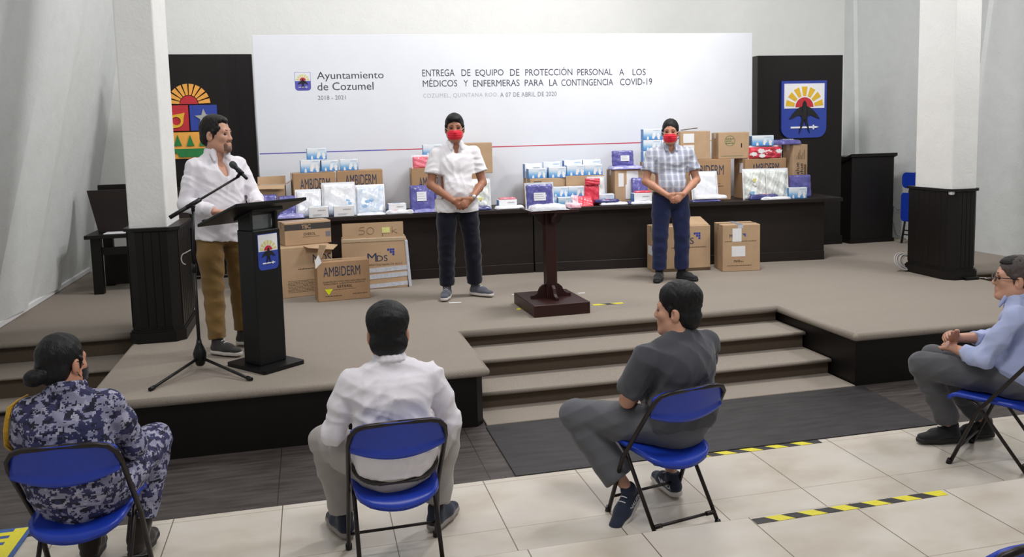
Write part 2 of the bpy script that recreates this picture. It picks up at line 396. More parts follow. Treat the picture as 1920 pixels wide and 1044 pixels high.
def stairs(name, x0, x1, fronts, back, base_strip=None):
    """fronts: list of (y_front, z_top) from the top tread down; riser face set back under each nosing"""
    b = MB()
    for i, (yf, z) in enumerate(fronts):
        yb = back if i == 0 else fronts[i - 1][0] + 0.05
        b.box(x0, x1, yf, yb + 0.02, z - 0.03, z, M_CARPET); b.tube([(x0, yf, z - 0.015), (x1, yf, z - 0.015)], 0.0148, M_CARPET, 10)
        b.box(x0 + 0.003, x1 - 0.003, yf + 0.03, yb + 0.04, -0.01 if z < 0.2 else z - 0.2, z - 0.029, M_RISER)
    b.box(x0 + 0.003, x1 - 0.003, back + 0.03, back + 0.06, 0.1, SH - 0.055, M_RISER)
    if base_strip: b.box(x0, x1, base_strip, fronts[-1][0] + 0.05, -0.003, 0.012, M_CARPET, 0.004, 1)
    return struct(b.build(name))
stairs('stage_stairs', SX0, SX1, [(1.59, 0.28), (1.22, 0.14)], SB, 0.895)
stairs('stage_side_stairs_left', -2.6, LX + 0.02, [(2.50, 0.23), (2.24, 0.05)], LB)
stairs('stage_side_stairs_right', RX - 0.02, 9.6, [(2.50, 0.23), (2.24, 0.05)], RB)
# walls
def wall(name, pts, m, th=(0, 0.12)):
    n = len(pts); b = MB(); P = [tuple(p) for p in pts] + [(p[0] + th[0], p[1] + th[1], p[2]) for p in pts]
    b.poly(P, [tuple(range(n)), tuple(range(2 * n - 1, n - 1, -1))] + [(i, n + i, n + (i + 1) % n, (i + 1) % n) for i in range(n)], m); return struct(b.build(name))
wall('wall_back', [(-3.2, 6.7, -0.1), (9.8, 6.7, -0.1), (9.8, 6.7, 6.2), (-3.2, 6.7, 6.2)], M_WALL, (0, 0.15))
LWX = lambda z: -1.95 + 0.197 * (z - SH)
wall('wall_left', [(LWX(-.1), -7.5, -0.1), (LWX(-.1), 6.7, -0.1), (LWX(6), 6.7, 6.0), (LWX(6), -7.5, 6.0)], M_WALLG, (-0.15, 0))
wall('wall_right', [(8.8, -7.5, -0.1), (8.8, 6.7, -0.1), (8.8, 6.7, 6.0), (8.8, -7.5, 6.0)], M_WALLG, (0.15, 0))
b = MB(); b.box(LWX(SH) - 0.0, LWX(SH) + 0.03, LB, 6.7, SH, SH + 0.06, M_PAPER, 0.008, 1); struct(b.build('baseboard_left'))
# leaning ribs of rough plaster on the right wall and the left wall (shallow folds)
b = MB()
for (ya, yb_, t) in ((4.3, 3.55, 0.05), (6.3, 6.55, 0.05)):
    b.poly([(8.8, ya + 0.9, SH), (8.8, ya, SH), (8.8, yb_, 5.8), (8.8, yb_ + 0.9, 5.8), (8.8 - t, ya + 0.02, SH), (8.8 - t, yb_ + 0.02, 5.8)],
           [(0, 4, 5, 3), (4, 1, 2, 5), (0, 1, 4), (3, 5, 2)], M_WALLG)
struct(b.build('trim_1'))
b = MB()
for (ya, yb_, t) in ((4.15, 5.1, 0.06), (3.1, 4.2, 0.07), (5.3, 6.2, 0.05)):
    zz = (SH + 0.05, 5.6)
    x = [LWX(z) for z in zz]
    b.poly([(x[0], ya - 0.8, zz[0]), (x[0], ya, zz[0]), (x[1], yb_, zz[1]), (x[1], yb_ - 0.8, zz[1]), (x[0] + t, ya - 0.03, zz[0]), (x[1] + t, yb_ - 0.03, zz[1])],
           [(0, 3, 5, 4), (4, 5, 2, 1), (0, 4, 1), (3, 2, 5)], M_WALLG)
struct(b.build('trim_2'))
# columns: white shaft in a black wooden casing
def column(name, x0, x1, y0, y1, shaft, cz):
    root = bpy.data.objects.new(name, None); C.objects.link(root); root.location = ((x0 + x1) / 2, (y0 + y1) / 2, SH); root['kind'] = 'structure'
    L = lambda x, y: (x - (x0 + x1) / 2, y - (y0 + y1) / 2)
    sx0, sx1, sy0, sy1 = shaft
    a = L(sx0, sy0); c = L(sx1, sy1); b = MB(); b.box(a[0], c[0], a[1], c[1], cz - 0.06, 5.4, M_WALL, 0.012, 2); b.build('shaft', parent=root)
    ch = 0.07
    def ring(e): 
        p = [(x0 - e + ch, y0 - e), (x1 + e - ch, y0 - e), (x1 + e, y0 - e + ch), (x1 + e, y1 + e), (x0 - e, y1 + e), (x0 - e, y0 - e + ch)]
        return [L(*k) for k in p]
    b = MB(); b.prism(ring(0), 0.0, cz - 0.02, M_BLACKW, 'z')
    for k in range(7):                                       # tongue-and-groove boards on the faces
        yy = L(0, y0 + ch + 0.03 + (y1 - y0 - ch - 0.06) * k / 6)[1]
        for xx in (L(x0, 0)[0], L(x1, 0)[0]): b.box(xx - 0.004, xx + 0.004, yy - 0.035, yy + 0.035, 0.12, cz - 0.03, M_BLACKW, 0.003, 1)
    for k in range(4):
        xx = L(x0 + ch + 0.03 + (x1 - x0 - 2 * ch - 0.06) * k / 3, 0)[0]; yy = L(0, y0)[1]; b.box(xx - 0.03, xx + 0.03, yy - 0.004, yy + 0.004, 0.12, cz - 0.03, M_BLACKW, 0.003, 1)
    b.build('casing', parent=root)
    b = MB(); b.prism(ring(0.022), 0.0, 0.085, M_BLACKW, 'z'); b.prism(ring(0.012), 0.085, 0.1, M_BLACKW, 'z'); b.build('plinth', parent=root)
    b = MB(); b.prism(ring(0.02), cz - 0.025, cz, M_BLACKW, 'z'); b.build('cap_moulding', parent=root)
    return root
column('column', -0.64, -0.255, 2.46, 3.2, (-0.615, -0.325, 2.5, 3.15), 0.93)
column('column', 7.09, 7.44, 2.50, 3.12, (7.10, 7.40, 2.52, 3.05), 0.93)
# ------------------------------------------------------------------ backdrop board with lettering
def swallow(pb, cx, cz, s, y0, y1, m):
    """swallow with spread wings and forked tail, s = wing span"""
    P = [(0, .34), (.06, .26), (.075, .17), (.22, .10), (.38, -.06), (.5, -.22), (.36, -.17), (.2, -.10), (.10, -.14), (.085, -.26), (.14, -.46), (.175, -.66), (.06, -.42), (0, -.27)]
    P = P + [(-x, z) for x, z in P[-2:0:-1]]
    # concave outline: cut into three simple pieces
    body = [(0, .34), (.06, .26), (.075, .17), (.10, -.14), (.085, -.26), (0, -.27), (-.085, -.26), (-.10, -.14), (-.075, .17), (-.06, .26)]
    wing = [(.06, .17), (.22, .10), (.38, -.06), (.5, -.22), (.36, -.17), (.2, -.10), (.08, -.14)]
    tail = [(.0, -.24), (.085, -.24), (.14, -.46), (.175, -.66), (.06, -.42)]
    for poly in (body, wing, [(-x, z) for x, z in wing][::-1], tail, [(-x, z) for x, z in tail][::-1]):
        pb.prism([(cx + x * s, cz + z * s) for x, z in poly], y0, y1, m)
def sun_rays(pb, cx, cz, r0, r1, n, y0, y1, m, gap=0.3, a0=0, a1=PI):
    st = (a1 - a0) / n
    for k in range(n):
        a = a0 + st * (k + gap / 2); c = a0 + st * (k + 1 - gap / 2)
        pb.prism([(cx + r0 * math.cos(a), cz + r0 * math.sin(a)), (cx + r1 * math.cos(a), cz + r1 * math.sin(a)), (cx + r1 * math.cos(c), cz + r1 * math.sin(c)), (cx + r0 * math.cos(c), cz + r0 * math.sin(c))], y0, y1, m)
def half_disc(pb, cx, cz, r, y0, y1, m, n=18):
    pb.prism([(cx + r * math.cos(PI * k / n), cz + r * math.sin(PI * k / n)) for k in range(n + 1)], y0, y1, m)
def shield(root, x0, x1, z0, z1, y, th, mb, mw, mr, my, mk, border=0.0, rays=7, pre='emblem'):
    """blue shield, white sky with half sun, black swallow, white spear; front faces at local y"""
    W_ = x1 - x0; H_ = z1 - z0; cx = (x0 + x1) / 2; r = W_ * 0.2; hz = z0 + H_ * 0.52
    b = MB(); b.prism(rrect(x0, x1, z0, z1, r, 6, (1, 1, 0, 0)), y, y + th, mb); b.build(pre + '_shield', parent=root)
    bd = border * W_; e = 0.0015 if th < 0.01 else 0.004
    b = MB(); b.prism([(x0 + bd, hz), (x1 - bd, hz), (x1 - bd, z1 - bd), (x0 + bd, z1 - bd)], y - e, y + th * 0.5, mw); b.build(pre + '_sky', parent=root)
    b = MB(); sun_rays(b, cx, hz + H_ * .02, W_ * .23, W_ * .42, rays, y - 2 * e, y, my, 0.34); b.build(pre + '_sun_rays', parent=root)
    b = MB(); half_disc(b, cx, hz + H_ * .02, W_ * .2, y - 2 * e, y, mr); b.build(pre + '_sun', parent=root)
    b = MB(); swallow(b, cx, hz - H_ * .06, W_ * .68, y - 3.5 * e, y - e, mk); b.build(pre + '_swallow', parent=root)
    b = MB(); b.prism([(cx - W_ * .3, z0 + H_ * .17), (cx + W_ * .26, z0 + H_ * .17), (cx + W_ * .33, z0 + H_ * .185), (cx + W_ * .26, z0 + H_ * .2), (cx - W_ * .3, z0 + H_ * .2)], y - 2.5 * e, y, mw)
    b.box(cx + W_ * .19, cx + W_ * .22, y - 2.5 * e, y, z0 + H_ * .145, z0 + H_ * .225, mw); b.build(pre + '_spear', parent=root)

BD = Frame(0.25, 5.40, SH, -0.055)
bx0, _ = BD.px(472, 62); bx1, bz1 = BD.px(1411, 65); _, bz0 = BD.px(472, 62); bztop = (bz1 + bz0) / 2
board = thing('backdrop_board', 'long white printed event backdrop standing behind the dark presentation table', 'backdrop', BD.o, BD.rz)
b = MB(); b.box(bx0, bx1, 0.0, 0.05, 0.0, bztop, M_WHITE, 0.003, 1); b.build('board_panel', parent=board)
def bd_text(s, u0, v0, u1, v1, m, bold=0.0, spacing=1.0):
    xa, za = BD.px(u0, v1); xb, zb_ = BD.px(u1, v0); xa2, zt_ = BD.px(u0, v0)
    _, zb2 = BD.px(u1, v1)
    lettering(s, xa, xb, (za + zb2) / 2, (zt_ + zb_) / 2, -0.0012, m, board, bold=bold, spacing=spacing)
bd_text('Ayuntamiento', 594.5, 134, 719, 152, M_INK, 0.0)
bd_text('de Cozumel', 595.5, 154, 700, 169, M_INK, 0.0)
bd_text('2018 - 2021', 596, 179, 648, 187, M_INKM)
for s, u0, u1, v0, v1 in (('ENTREGA', 792, 852, 130, 143), ('DE', 865.5, 882, 130, 142.5), ('EQUIPO', 892, 944, 130, 144), ('DE', 956.5, 973.5, 129.5, 142), ('PROTECCIÓN', 985, 1073, 126, 141.5), ('PERSONAL', 1082.5, 1148, 129, 141), ('A', 1161, 1170, 129, 141), ('LOS', 1186, 1210.5, 129, 141),
                          ('MÉDICOS', 793, 857, 147, 162.5), ('Y', 869.5, 877.5, 150, 162), ('ENFERMERAS', 887.5, 974, 149.5, 162), ('PARA', 984, 1019, 149, 161), ('LA', 1030, 1045, 148.5, 161), ('CONTINGENCIA', 1052.5, 1149.5, 148, 160.5), ('COVID-19', 1162.5, 1222.5, 147, 159.5)):
    bd_text(s, u0, v0, u1, v1, M_INK, 0.0)
bd_text('COZUMEL, QUINTANA ROO.', 793.5, 174.5, 934, 183.5, M_INKL, 0.0, 1.15)
bd_text('A 07 DE ABRIL DE 2020', 938, 172.5, 1043.5, 181, M_INKM, 0.0, 1.1)
for ua, va, ub, vb, m in ((487, 288.5, 724, 281, M_STR1), (724, 281, 1250, 266, M_STR2), (1250, 266, 1411, 261.5, M_STR3)):
    xa, za = BD.px(ua, va); xb, zb_ = BD.px(ub, vb); b = MB()
    b.prism([(xa, za - .006), (xb, zb_ - .006), (xb, zb_ + .006), (xa, za + .006)], -0.001, 0.001, m); b.build('printed_stripe', parent=board)
x0, z1_ = BD.px(552, 135.5); x1, z0_ = BD.px(583.5, 169.5)
shield(board, x0, x1, z0_, z1_, -0.0015, 0.001, M_PBLUE, M_WHITE, M_ERED, M_PYEL, M_EBLK, 0.02, 7, 'printed_logo')

# ------------------------------------------------------------------ black plank panels and their emblems
PL = Frame(-0.8, 5.62, SH, 0.0)
_, pz = PL.px(440, 101.5)
panl = thing('plank_wall_board', 'black plank wall board standing left of the backdrop behind the speaker', 'panel', PL.o, 0)
b = MB(); b.box(0.03, 1.02, 0.0, 0.12, 0.0, pz, M_PANEL); b.build('plank_face', parent=panl)
b = MB(); b.box(0.03, 1.02, -0.03, 0.0, 0.0, 0.05, M_BLACKW); b.build('base_rail', parent=panl)
b = MB(); b.box(0.03, 1.0, -0.034, -0.028, 0.028, 0.04, M_STEEL); b.build('metal_edge_strip', parent=panl)
PR = Frame(6.30, 5.32, SH, -0.05)
rx0, _ = PR.px(1420, 200); rx1, rz1 = PR.px(1580.5, 103)
panr = thing('plank_wall_board', 'black plank wall board right of the backdrop carrying the swallow shield', 'panel', PR.o, PR.rz)
b = MB(); b.box(rx0, rx1, 0.0, 0.25, 0.0, rz1, M_PANEL); b.build('plank_face', parent=panr)
b = MB(); b.box(rx0 - 0.005, rx1 + 0.02, -0.02, 0.0, 0.0, 0.12, M_BLACKW); b.build('base_rail', parent=panr)
# swallow shield emblem
ex0, ez1 = PR.px(1466, 152, 0.03); ex1, ez0 = PR.px(1549, 257, 0.03)
o = PR.o + PR.n * 0.03 + PR.ax * ex0; em = thing('shield_emblem', 'blue and white shield emblem with half sun and black swallow on the right black panel', 'emblem', (o[0], o[1], SH + ez0), PR.rz)
shield(em, 0, ex1 - ex0, 0, ez1 - ez0, 0.0, 0.026, M_EBLUE, M_PAPER, M_ERED, M_EYEL, M_EBLK, 0.055, 7, 'emblem')
# state coat of arms on the left panel (left third is behind the column)
PE = lambda u, v: PL.px(u, v, 0.03)
gx0 = PE(316, 196)[0]; gxm0 = PE(355, 220)[0]; gx1 = PE(407.5, 220)[0]; gztop = PE(360, 196)[1]; gzmid = PE(360, 246.5)[1]; gzbot = PE(360, 297)[1]
full0 = gxm0 - (gx1 - gxm0) - 0.02
arms = thing('coat_of_arms', 'coloured coat of arms with orange sun, red and blue quarters on the left board', 'emblem', (PL.o[0] + full0, PL.o[1] - 0.03, SH + gzbot), 0)
A = lambda x: x - full0
hB = gzmid - gzbot; hM = gztop - gzmid; wT = gx1 - full0
b = MB(); b.box(0, A(gxm0) - 0.008, 0, 0.028, hB + 0.01, hB + hM - 0.006, M_ERED); b.build('red_quarter', parent=arms)
b = MB(); b.box(A(gxm0) + 0.008, wT, 0, 0.028, hB + 0.01, hB + hM - 0.006, M_EBLUE); b.build('blue_quarter', parent=arms)
b = MB(); b.box(0, wT, 0, 0.028, 0, hB - 0.006, M_EORG); b.build('orange_base', parent=arms)
scx = A(PE(354.5, 196)[0]); b = MB(); half_disc(b, scx, hB + hM + 0.006, A(PE(371, 196)[0]) - scx, -0.004, 0.028, M_ERED); b.build('red_sun', parent=arms)
b = MB(); sun_rays(b, scx, hB + hM + 0.006, A(PE(372.5, 196)[0]) - scx, A(PE(394.5, 196)[0]) - scx, 10, 0.0, 0.028, M_EORG, 0.26); b.build('sun_rays', parent=arms)
b = MB(); stx, stz = PE(383, 221); stx = A(stx); stz -= gzbot; R1 = 0.105
star = [((R1 if k % 2 == 0 else R1 * 0.42) * math.cos(PI / 2 + k * PI / 5 + 0.06), (R1 if k % 2 == 0 else R1 * 0.42) * math.sin(PI / 2 + k * PI / 5 + 0.06)) for k in range(10)]
for k in range(0, 10, 2): b.prism([(stx, stz), (stx + star[k - 1][0], stz + star[k - 1][1]), (stx + star[k][0], stz + star[k][1]), (stx + star[k + 1][0], stz + star[k + 1][1])], -0.012, 0.0, M_EGRY)
b.build('grey_star', parent=arms)
b = MB(); gcx, gcz = PE(331, 227); gcx = A(gcx); gcz -= gzbot; ro, ri = 0.075, 0.048
for k in range(16):
    if k == 6: continue
    a = 2 * PI * k / 16; c = 2 * PI * (k + 1) / 16
    f = lambda t: ro * (1 + 0.75 * max(0, math.cos(2 * (t - PI / 4))) ** 5)
    b.prism([(gcx + ri * math.cos(a), gcz + ri * math.sin(a)), (gcx + f(a) * math.cos(a), gcz + f(a) * math.sin(a)), (gcx + f(c) * math.cos(c), gcz + f(c) * math.sin(c)), (gcx + ri * math.cos(c), gcz + ri * math.sin(c))], -0.014, 0.0, M_EYEL)
b.build('yellow_shell', parent=arms)
for u in (304, 334, 357.5, 381):
    tx, tz = PE(u, 273.5); tx = A(tx); tz -= gzbot; b = MB(); b.prism([(tx - .042, tz), (tx + .042, tz), (tx, tz + .125)], -0.012, 0.0, M_EGRN); b.build('green_tree', parent=arms)
b = MB(); wz = PE(340, 279)[1] - gzbot; wx = A(PE(333, 285)[0])
b.prism([(0.0, wz - .05), (wx, wz - .05), (wx + .02, wz - .095), (wT - .02, wz - .095), (wT, wz), (0.0, wz)], -0.012, 0.0, M_EGRN); b.build('green_band', parent=arms)

# ------------------------------------------------------------------ presentation tables
TT = 1.165
TPL = (-0.02, 4.60); TPM = (3.27, 4.49); TPR = (6.94, 4.06)      # front edge of the table tops
def TF(x):
    a, c = (TPL, TPM) if x < TPM[0] else (TPM, TPR)
    return a[1] + (c[1] - a[1]) * (x - a[0]) / (c[0] - a[0])
def pres_table(p0, p1, m, label, end0, end1):
    L_ = math.hypot(p1[0] - p0[0], p1[1] - p0[1]); rz = math.atan2(p1[1] - p0[1], p1[0] - p0[0])
    t = thing('presentation_table', label, 'table', (p0[0], p0[1], SH), rz, 'presentation tables along the backdrop')
    H_ = TT - SH
    b = MB(); b.box(0, L_ - 0.004, 0, 0.72, H_ - 0.045, H_, m, 0.004, 1); b.build('tabletop', parent=t)
    b = MB(); b.box(end0, L_ - end1, 0.09, 0.115, 0.0, H_ - 0.045, m); b.build('modesty_panel', parent=t)
    b = MB(); b.box(end0, L_ - end1, 0.075, 0.09, 0.0, 0.11, m, 0.003, 1); b.build('skirting', parent=t)
    b = MB(); b.box(end0, end0 + 0.04, 0.115, 0.68, 0.0, H_ - 0.045, m); b.build('end_panel', parent=t)
    b = MB(); b.box(L_ - end1 - 0.04, L_ - end1, 0.115, 0.68, 0.0, H_ - 0.045, m); b.build('end_panel', parent=t)
    return t
pres_table(TPL, TPM, M_TABLEW, 'long dark wooden table left of the centre seam, under the left donated boxes', 0.12, 0.008)
pres_table(TPM, TPR, M_TABLEW2, 'long dark wooden table right of the centre seam, reaching to the right black panel', 0.0, 0.19)
# ------------------------------------------------------------------ pedestal stand
pd = thing('pedestal_stand', 'narrow dark mahogany pedestal stand on a square block at the stage edge', 'stand', (2.90, 2.62, SH), 0.03)
b = MB(); b.box(-0.26, 0.26, -0.33, 0.33, 0.0, 0.105, M_MAHOG, 0.004, 1); b.build('base_block', parent=pd)
b = MB(); b.box(-0.05, 0.05, -0.05, 0.05, 0.105, 0.9, M_MAHOG, 0.004, 1); b.build('post', parent=pd)
for k in range(4):
    a = k * PI / 2; xf = Matrix.Rotation(a, 4, 'Z')
    prof = [(0.05, 0.105), (0.19, 0.105), (0.19, 0.13), (0.155, 0.135), (0.125, 0.155), (0.105, 0.2), (0.075, 0.225), (0.05, 0.23)]
    b = MB(); P = [tuple(xf @ Vector((p[0], yy, p[1]))) for yy in (-0.014, 0.014) for p in prof]; n = len(prof)
    b.poly(P, [tuple(range(n)), tuple(range(2 * n - 1, n - 1, -1))] + [(i, n + i, n + (i + 1) % n, (i + 1) % n) for i in range(n)], M_MAHOG); b.build('foot_bracket', parent=pd)
    b = MB(); P = [tuple(xf @ Vector((p[0], yy, 0.995 - p[1] * 0.95))) for yy in (-0.014, 0.014) for p in prof]
    b.poly(P, [tuple(range(n)), tuple(range(2 * n - 1, n - 1, -1))] + [(i, n + i, n + (i + 1) % n, (i + 1) % n) for i in range(n)], M_MAHOG); b.build('top_bracket', parent=pd)
b = MB(); b.box(-0.22, 0.22, -0.2, 0.2, 0.895, 0.92, M_MAHOG, 0.006, 2); b.build('stand_top', parent=pd)
PTOP = SH + 0.92
# ------------------------------------------------------------------ speaker's lectern
lz = math.atan2(0.22, 0.266)
lec = thing('lectern', 'slim black lectern with a small shield logo and a wide sloping reading desk', 'lectern', (0.435, 1.475, SH), lz)
b = MB(); b.prism(rrect(-0.175, 0.175, -0.22, 0.22, 0.02, 4), 0.0, 0.028, M_BLACK, 'z'); b.build('base_plate', parent=lec)
b = MB(); b.box(-0.115, 0.115, -0.09, 0.09, 0.028, 0.985, M_BLACK, 0.008, 2); b.build('column_body', parent=lec)
shield(lec, -0.082, 0.088, 0.70, 0.955, -0.0925, 0.0025, M_EBLUE, M_PAPER, M_ERED, M_PYEL, M_EBLK, 0.03, 7, 'logo')
for sx in (-0.105, 0.105):
    b = MB(); b.box(sx - 0.01, sx + 0.01, -0.07, 0.07, 0.985, 1.12, M_BLACK); b.build('neck_bracket', parent=lec)
b = MB(); b.box(-0.094, 0.094, -0.03, -0.022, 0.987, 1.1, M_GLASS); b.build('clear_neck_panel', parent=lec)
dk = lambda p: (p[0], p[1], p[2] - p[1] * 0.34)
b = MB(); b.box(-0.335, 0.25, -0.235, 0.225, 1.095, 1.117, M_BLACK, 0.004, 1, xf=dk); b.build('reading_desk', parent=lec)
b = MB(); b.box(-0.13, 0.13, -0.12, 0.1, 1.075, 1.096, M_BLACK, 0.003, 1, xf=dk); b.build('desk_mount', parent=lec)
b = MB(); b.box(-0.3, 0.26, 0.205, 0.222, 1.116, 1.14, M_BLACK, 0.003, 1, xf=dk); b.build('book_stop', parent=lec)
# ------------------------------------------------------------------ microphone stand and microphone
HUB = Vector((-0.01, 1.49, 0.0))
ms = thing('microphone_stand', 'black tripod boom microphone stand in front of the lectern', 'microphone stand', (HUB.x, HUB.y, SH))
def loc_(p): return Vector(p) - Vector((HUB.x, HUB.y, SH))
ctop = loc_(at_y(362, 396, 1.49))
for e in (at_z(283, 733, SH), at_z(470, 714, SH), (-0.085, 1.95, SH)):
    e = loc_(e); e.z = 0.012; b = MB(); st = Vector((e.x * 0.09, e.y * 0.09, 0.085))
    b.tube([st, e], 0.0105, M_BLACKM, 8); b.tube([e * 0.93 + st * 0.07, e * 1.02], 0.0145, M_BLACK, 8); b.build('leg', parent=ms)
b = MB(); b.lathe([(0.018, 0.0), (0.03, 0.01), (0.042, 0.05), (0.046, 0.09), (0.036, 0.12), (0.02, 0.16), (0.016, 0.19)], M_BLACK, 16, (0, 0, 0.03)); b.build('hub', parent=ms)
b = MB(); b.tube([(0, 0, 0.05), (0, 0, 0.75)], 0.0125, M_BLACKM, 10); b.tube([(0, 0, 0.7), (0, 0, 0.76)], 0.017, M_BLACK, 10); b.tube([(0, 0, 0.75), ctop], 0.0095, M_BLACKM, 10); b.build('pole', parent=ms)
tail = loc_(at_y(318, 408, 1.45)); head = loc_(at_y(449, 330, 1.62))
d = (head - tail).normalized()
b = MB(); b.tube([tail, head], 0.0085, M_BLACKM, 10); b.tube([tail, tail + d * 0.16], 0.0145, M_BLACK, 10); b.build('boom', parent=ms)
b = MB(); cc = tail + (head - tail) * ((ctop.x - tail.x) / (head.x - tail.x)); b.tube([ctop, cc], 0.013, M_BLACK, 10); b.tube([cc - d * 0.05, cc + d * 0.06], 0.016, M_BLACK, 10); b.tube([cc + Vector((0, -0.035, -0.02)), cc + Vector((0, 0.03, -0.02))], 0.014, M_BLACK, 10); b.build('clutch', parent=ms)
mh = loc_(at_y(433, 305, 1.64)); mt = loc_(at_y(463, 335, 1.60)); md = (mh - mt).normalized()
b = MB(); p0 = mt + md * 0.045; b.tube([p0, p0 + md * 0.05], 0.0185, M_BLACK, 12); b.tube([head - d * 0.02, p0 + md * 0.02], 0.012, M_BLACK, 10); b.build('clip', parent=ms)
b = MB(); hk = [(-0.012, -0.012, 0.86 - 0.0)] + [(-0.05 - 0.028 * math.sin(t), -0.02, 0.80 + 0.04 * math.cos(t)) for t in [k * PI / 8 for k in range(9)]]
b.tube(hk, 0.004, M_CABLE, 8); b.build('cable_hook', parent=ms)
mic = thing('microphone', 'black handheld microphone with grey grille clipped to the boom stand', 'microphone', tuple(Vector(mt) + Vector((HUB.x, HUB.y, SH))))
b = MB(); L1 = (mh - mt).length
def along(prof, m):
    x = md.cross(Vector((0, 0, 1))).normalized(); y = md.cross(x); bb = MB(); seg = 16; rings = []
    for r, t in prof: rings.append([bb.bm.verts.new(md * t + (x * math.cos(2 * PI * k / seg) + y * math.sin(2 * PI * k / seg)) * r) for k in range(seg)])
    for A_, B_ in zip(rings, rings[1:]):
        for k in range(seg): bb.bm.faces.new((A_[k], A_[(k + 1) % seg], B_[(k + 1) % seg], B_[k])).smooth = True
    bb.bm.faces.new(rings[0][::-1]); bb.bm.faces.new(rings[-1]); bb.mats.append(m); return bb
along([(0.008, -0.004), (0.011, 0), (0.012, 0.02), (0.0135, L1 * 0.5), (0.0165, L1 - 0.055), (0.019, L1 - 0.045)], M_BLACKM).build('handle', parent=mic)
along([(0.019, L1 - 0.045), (0.024, L1 - 0.035), (0.0255, L1 - 0.025), (0.0255, L1 - 0.018), (0.023, L1 - 0.006), (0.016, L1 + 0.003), (0.006, L1 + 0.007)], M_MICG).build('grille', parent=mic)
# ------------------------------------------------------------------ dark cabinet lectern at the right wall
q = at_z(1592, 457, SH); q2 = at_z(1660, 449, SH)
cb = thing('wooden_lectern', 'tall black wooden lectern with sloping top standing by the right wall', 'lectern', (q[0] + 0.02, q[1], SH), 0.0)
cw = q2[0] - q[0] - 0.04; ct = at_y(1602, 290, q[1])[2] - SH
b = MB(); b.prism([(0, 0), (0, ct - 0.03), (-0.0, ct - 0.03)][:2] + [(cw, ct - 0.03), (cw, 0)], 0, 0.55, M_BLACKW); b.build('cabinet', parent=cb)
b = MB(); b.prism([(-0.03, ct - 0.03), (0.58, ct - 0.25), (0.58, ct - 0.21), (-0.03, ct + 0.01)], -0.03, cw + 0.03, M_BLACKW, 'x'); b.build('sloping_top', parent=cb)
b = MB(); b.box(-0.015, cw + 0.015, -0.015, 0.56, 0, 0.05, M_BLACKW); b.build('plinth', parent=cb)
# ------------------------------------------------------------------ wooden bench behind the left column
q = at_z(188, 552, SH); bw = 0.9
bn = thing('wooden_bench', 'black wooden bench desk with a tall backboard behind the left column', 'bench', (q[0] - 0.06, q[1], SH), -0.0)
zs = at_y(176, 441, q[1])[2] - SH; zb1 = at_y(165, 358, q[1] + 0.25)[2] - SH; xl = at_y(160, 358, q[1] + 0.25)[0] - q[0] + 0.06
for yy, zz in ((0.0, zs - 0.04), (0.55, zs - 0.04)):
    for xx in (0.0, bw - 0.1): b = MB(); b.box(xx, xx + 0.10, yy, yy + 0.09, 0, zz, M_BLACKW, 0.004, 1); b.build('leg', parent=bn)
b = MB(); b.box(-0.05, bw, -0.04, 0.7, zs - 0.04, zs, M_BLACKW, 0.004, 1); b.build('desk_top', parent=bn)
b = MB(); b.box(0.1, bw - 0.1, 0.03, 0.06, zs - 0.22, zs - 0.14, M_BLACKW); b.build('rail', parent=bn)
b = MB(); b.box(0.02, bw, 0.5, 0.53, 0.02, zs - 0.2, M_BLACKW); b.build('back_panel', parent=bn)
b = MB(); b.box(xl, bw, 0.25, 0.30, zs, zb1, M_TABLEW, 0.004, 1, xf=lambda p: (p[0] + (0.10 * (zb1 - p[2]) / (zb1 - zs)), p[1] + 0.1 * (p[2] - zs), p[2])); b.build('backboard', parent=bn)
b = MB(); b.box(xl + 0.08, bw, 0.44, 0.5, zs, zb1 + 0.05, M_BLACKW); b.build('rear_board', parent=bn)
t = thing('paper_sheet', 'pale paper sheets lying on the black bench behind the left column', 'paper', (q[0] + 0.2, q[1] + 0.1, SH + zs + 0.001))
b = MB(); b.box(-0.13, 0.25, -0.09, 0.1, 0.0, 0.008, M_PAPER, 0.002, 1); b.build('sheets', parent=t)
# ------------------------------------------------------------------ outlets, cables, tape
def outlet(name, label, p, rz):
    t = thing(name, label, 'outlet', p, rz); b = MB(); b.prism(rrect(-0.037, 0.037, -0.058, 0.058, 0.008, 3), -0.008, 0, M_STICK); b.build('cover_plate', parent=t)
    for z in (-0.022, 0.022):
        b = MB(); b.prism(rrect(-0.016, 0.016, z - 0.013, z + 0.013, 0.006, 3), -0.011, -0.008, M_INKM); b.build('socket', parent=t)
p = at_x(118, 465, -1.885); outlet('power_outlet', 'cream double power outlet low on the rough left wall', (LWX(p[2]) + 0.001, p[1], p[2]), PI / 2)
p = at_x(1697, 385, 8.79); outlet('power_outlet', 'cream power outlet on the right wall behind the folded blue chair', (8.799, p[1], p[2]), -PI / 2)
p = at_z(1697, 508, SH); t = thing('cable_coil', 'coil of white cable on the carpet against the right column', 'cable', (p[0] - 0.02, p[1] + 0.02, SH))
b = MB()
for k in range(6):
    r = 0.1 - 0.008 * k; oy = random.uniform(-.02, .02); tl = 1.05 + 0.06 * k
    b.tube([(r * math.cos(a) * 1.0 + 0.01 * k, oy + r * math.sin(a) * math.cos(tl) , 0.105 + (r * math.sin(a)) * math.sin(tl)) for a in [2 * PI * j / 28 for j in range(28)]], 0.0085, M_CABLE, 6, closed=True)
b.tube([(0.09, 0, 0.05), (0.14, -0.05, 0.01), (0.2, -0.03, 0.009), (0.26, 0.0, 0.009)], 0.0085, M_CABLE, 6); b.build('cable', parent=t)
p = at_z(1818, 523, SH); t = thing('cable_adapter', 'small black adapter with cord on the carpet at the foot of the right column', 'adapter', (p[0], p[1] - 0.03, SH))
b = MB(); b.box(-0.1, 0.06, -0.035, 0.035, 0, 0.03, M_BLACK, 0.006, 2); b.build('adapter_body', parent=t)
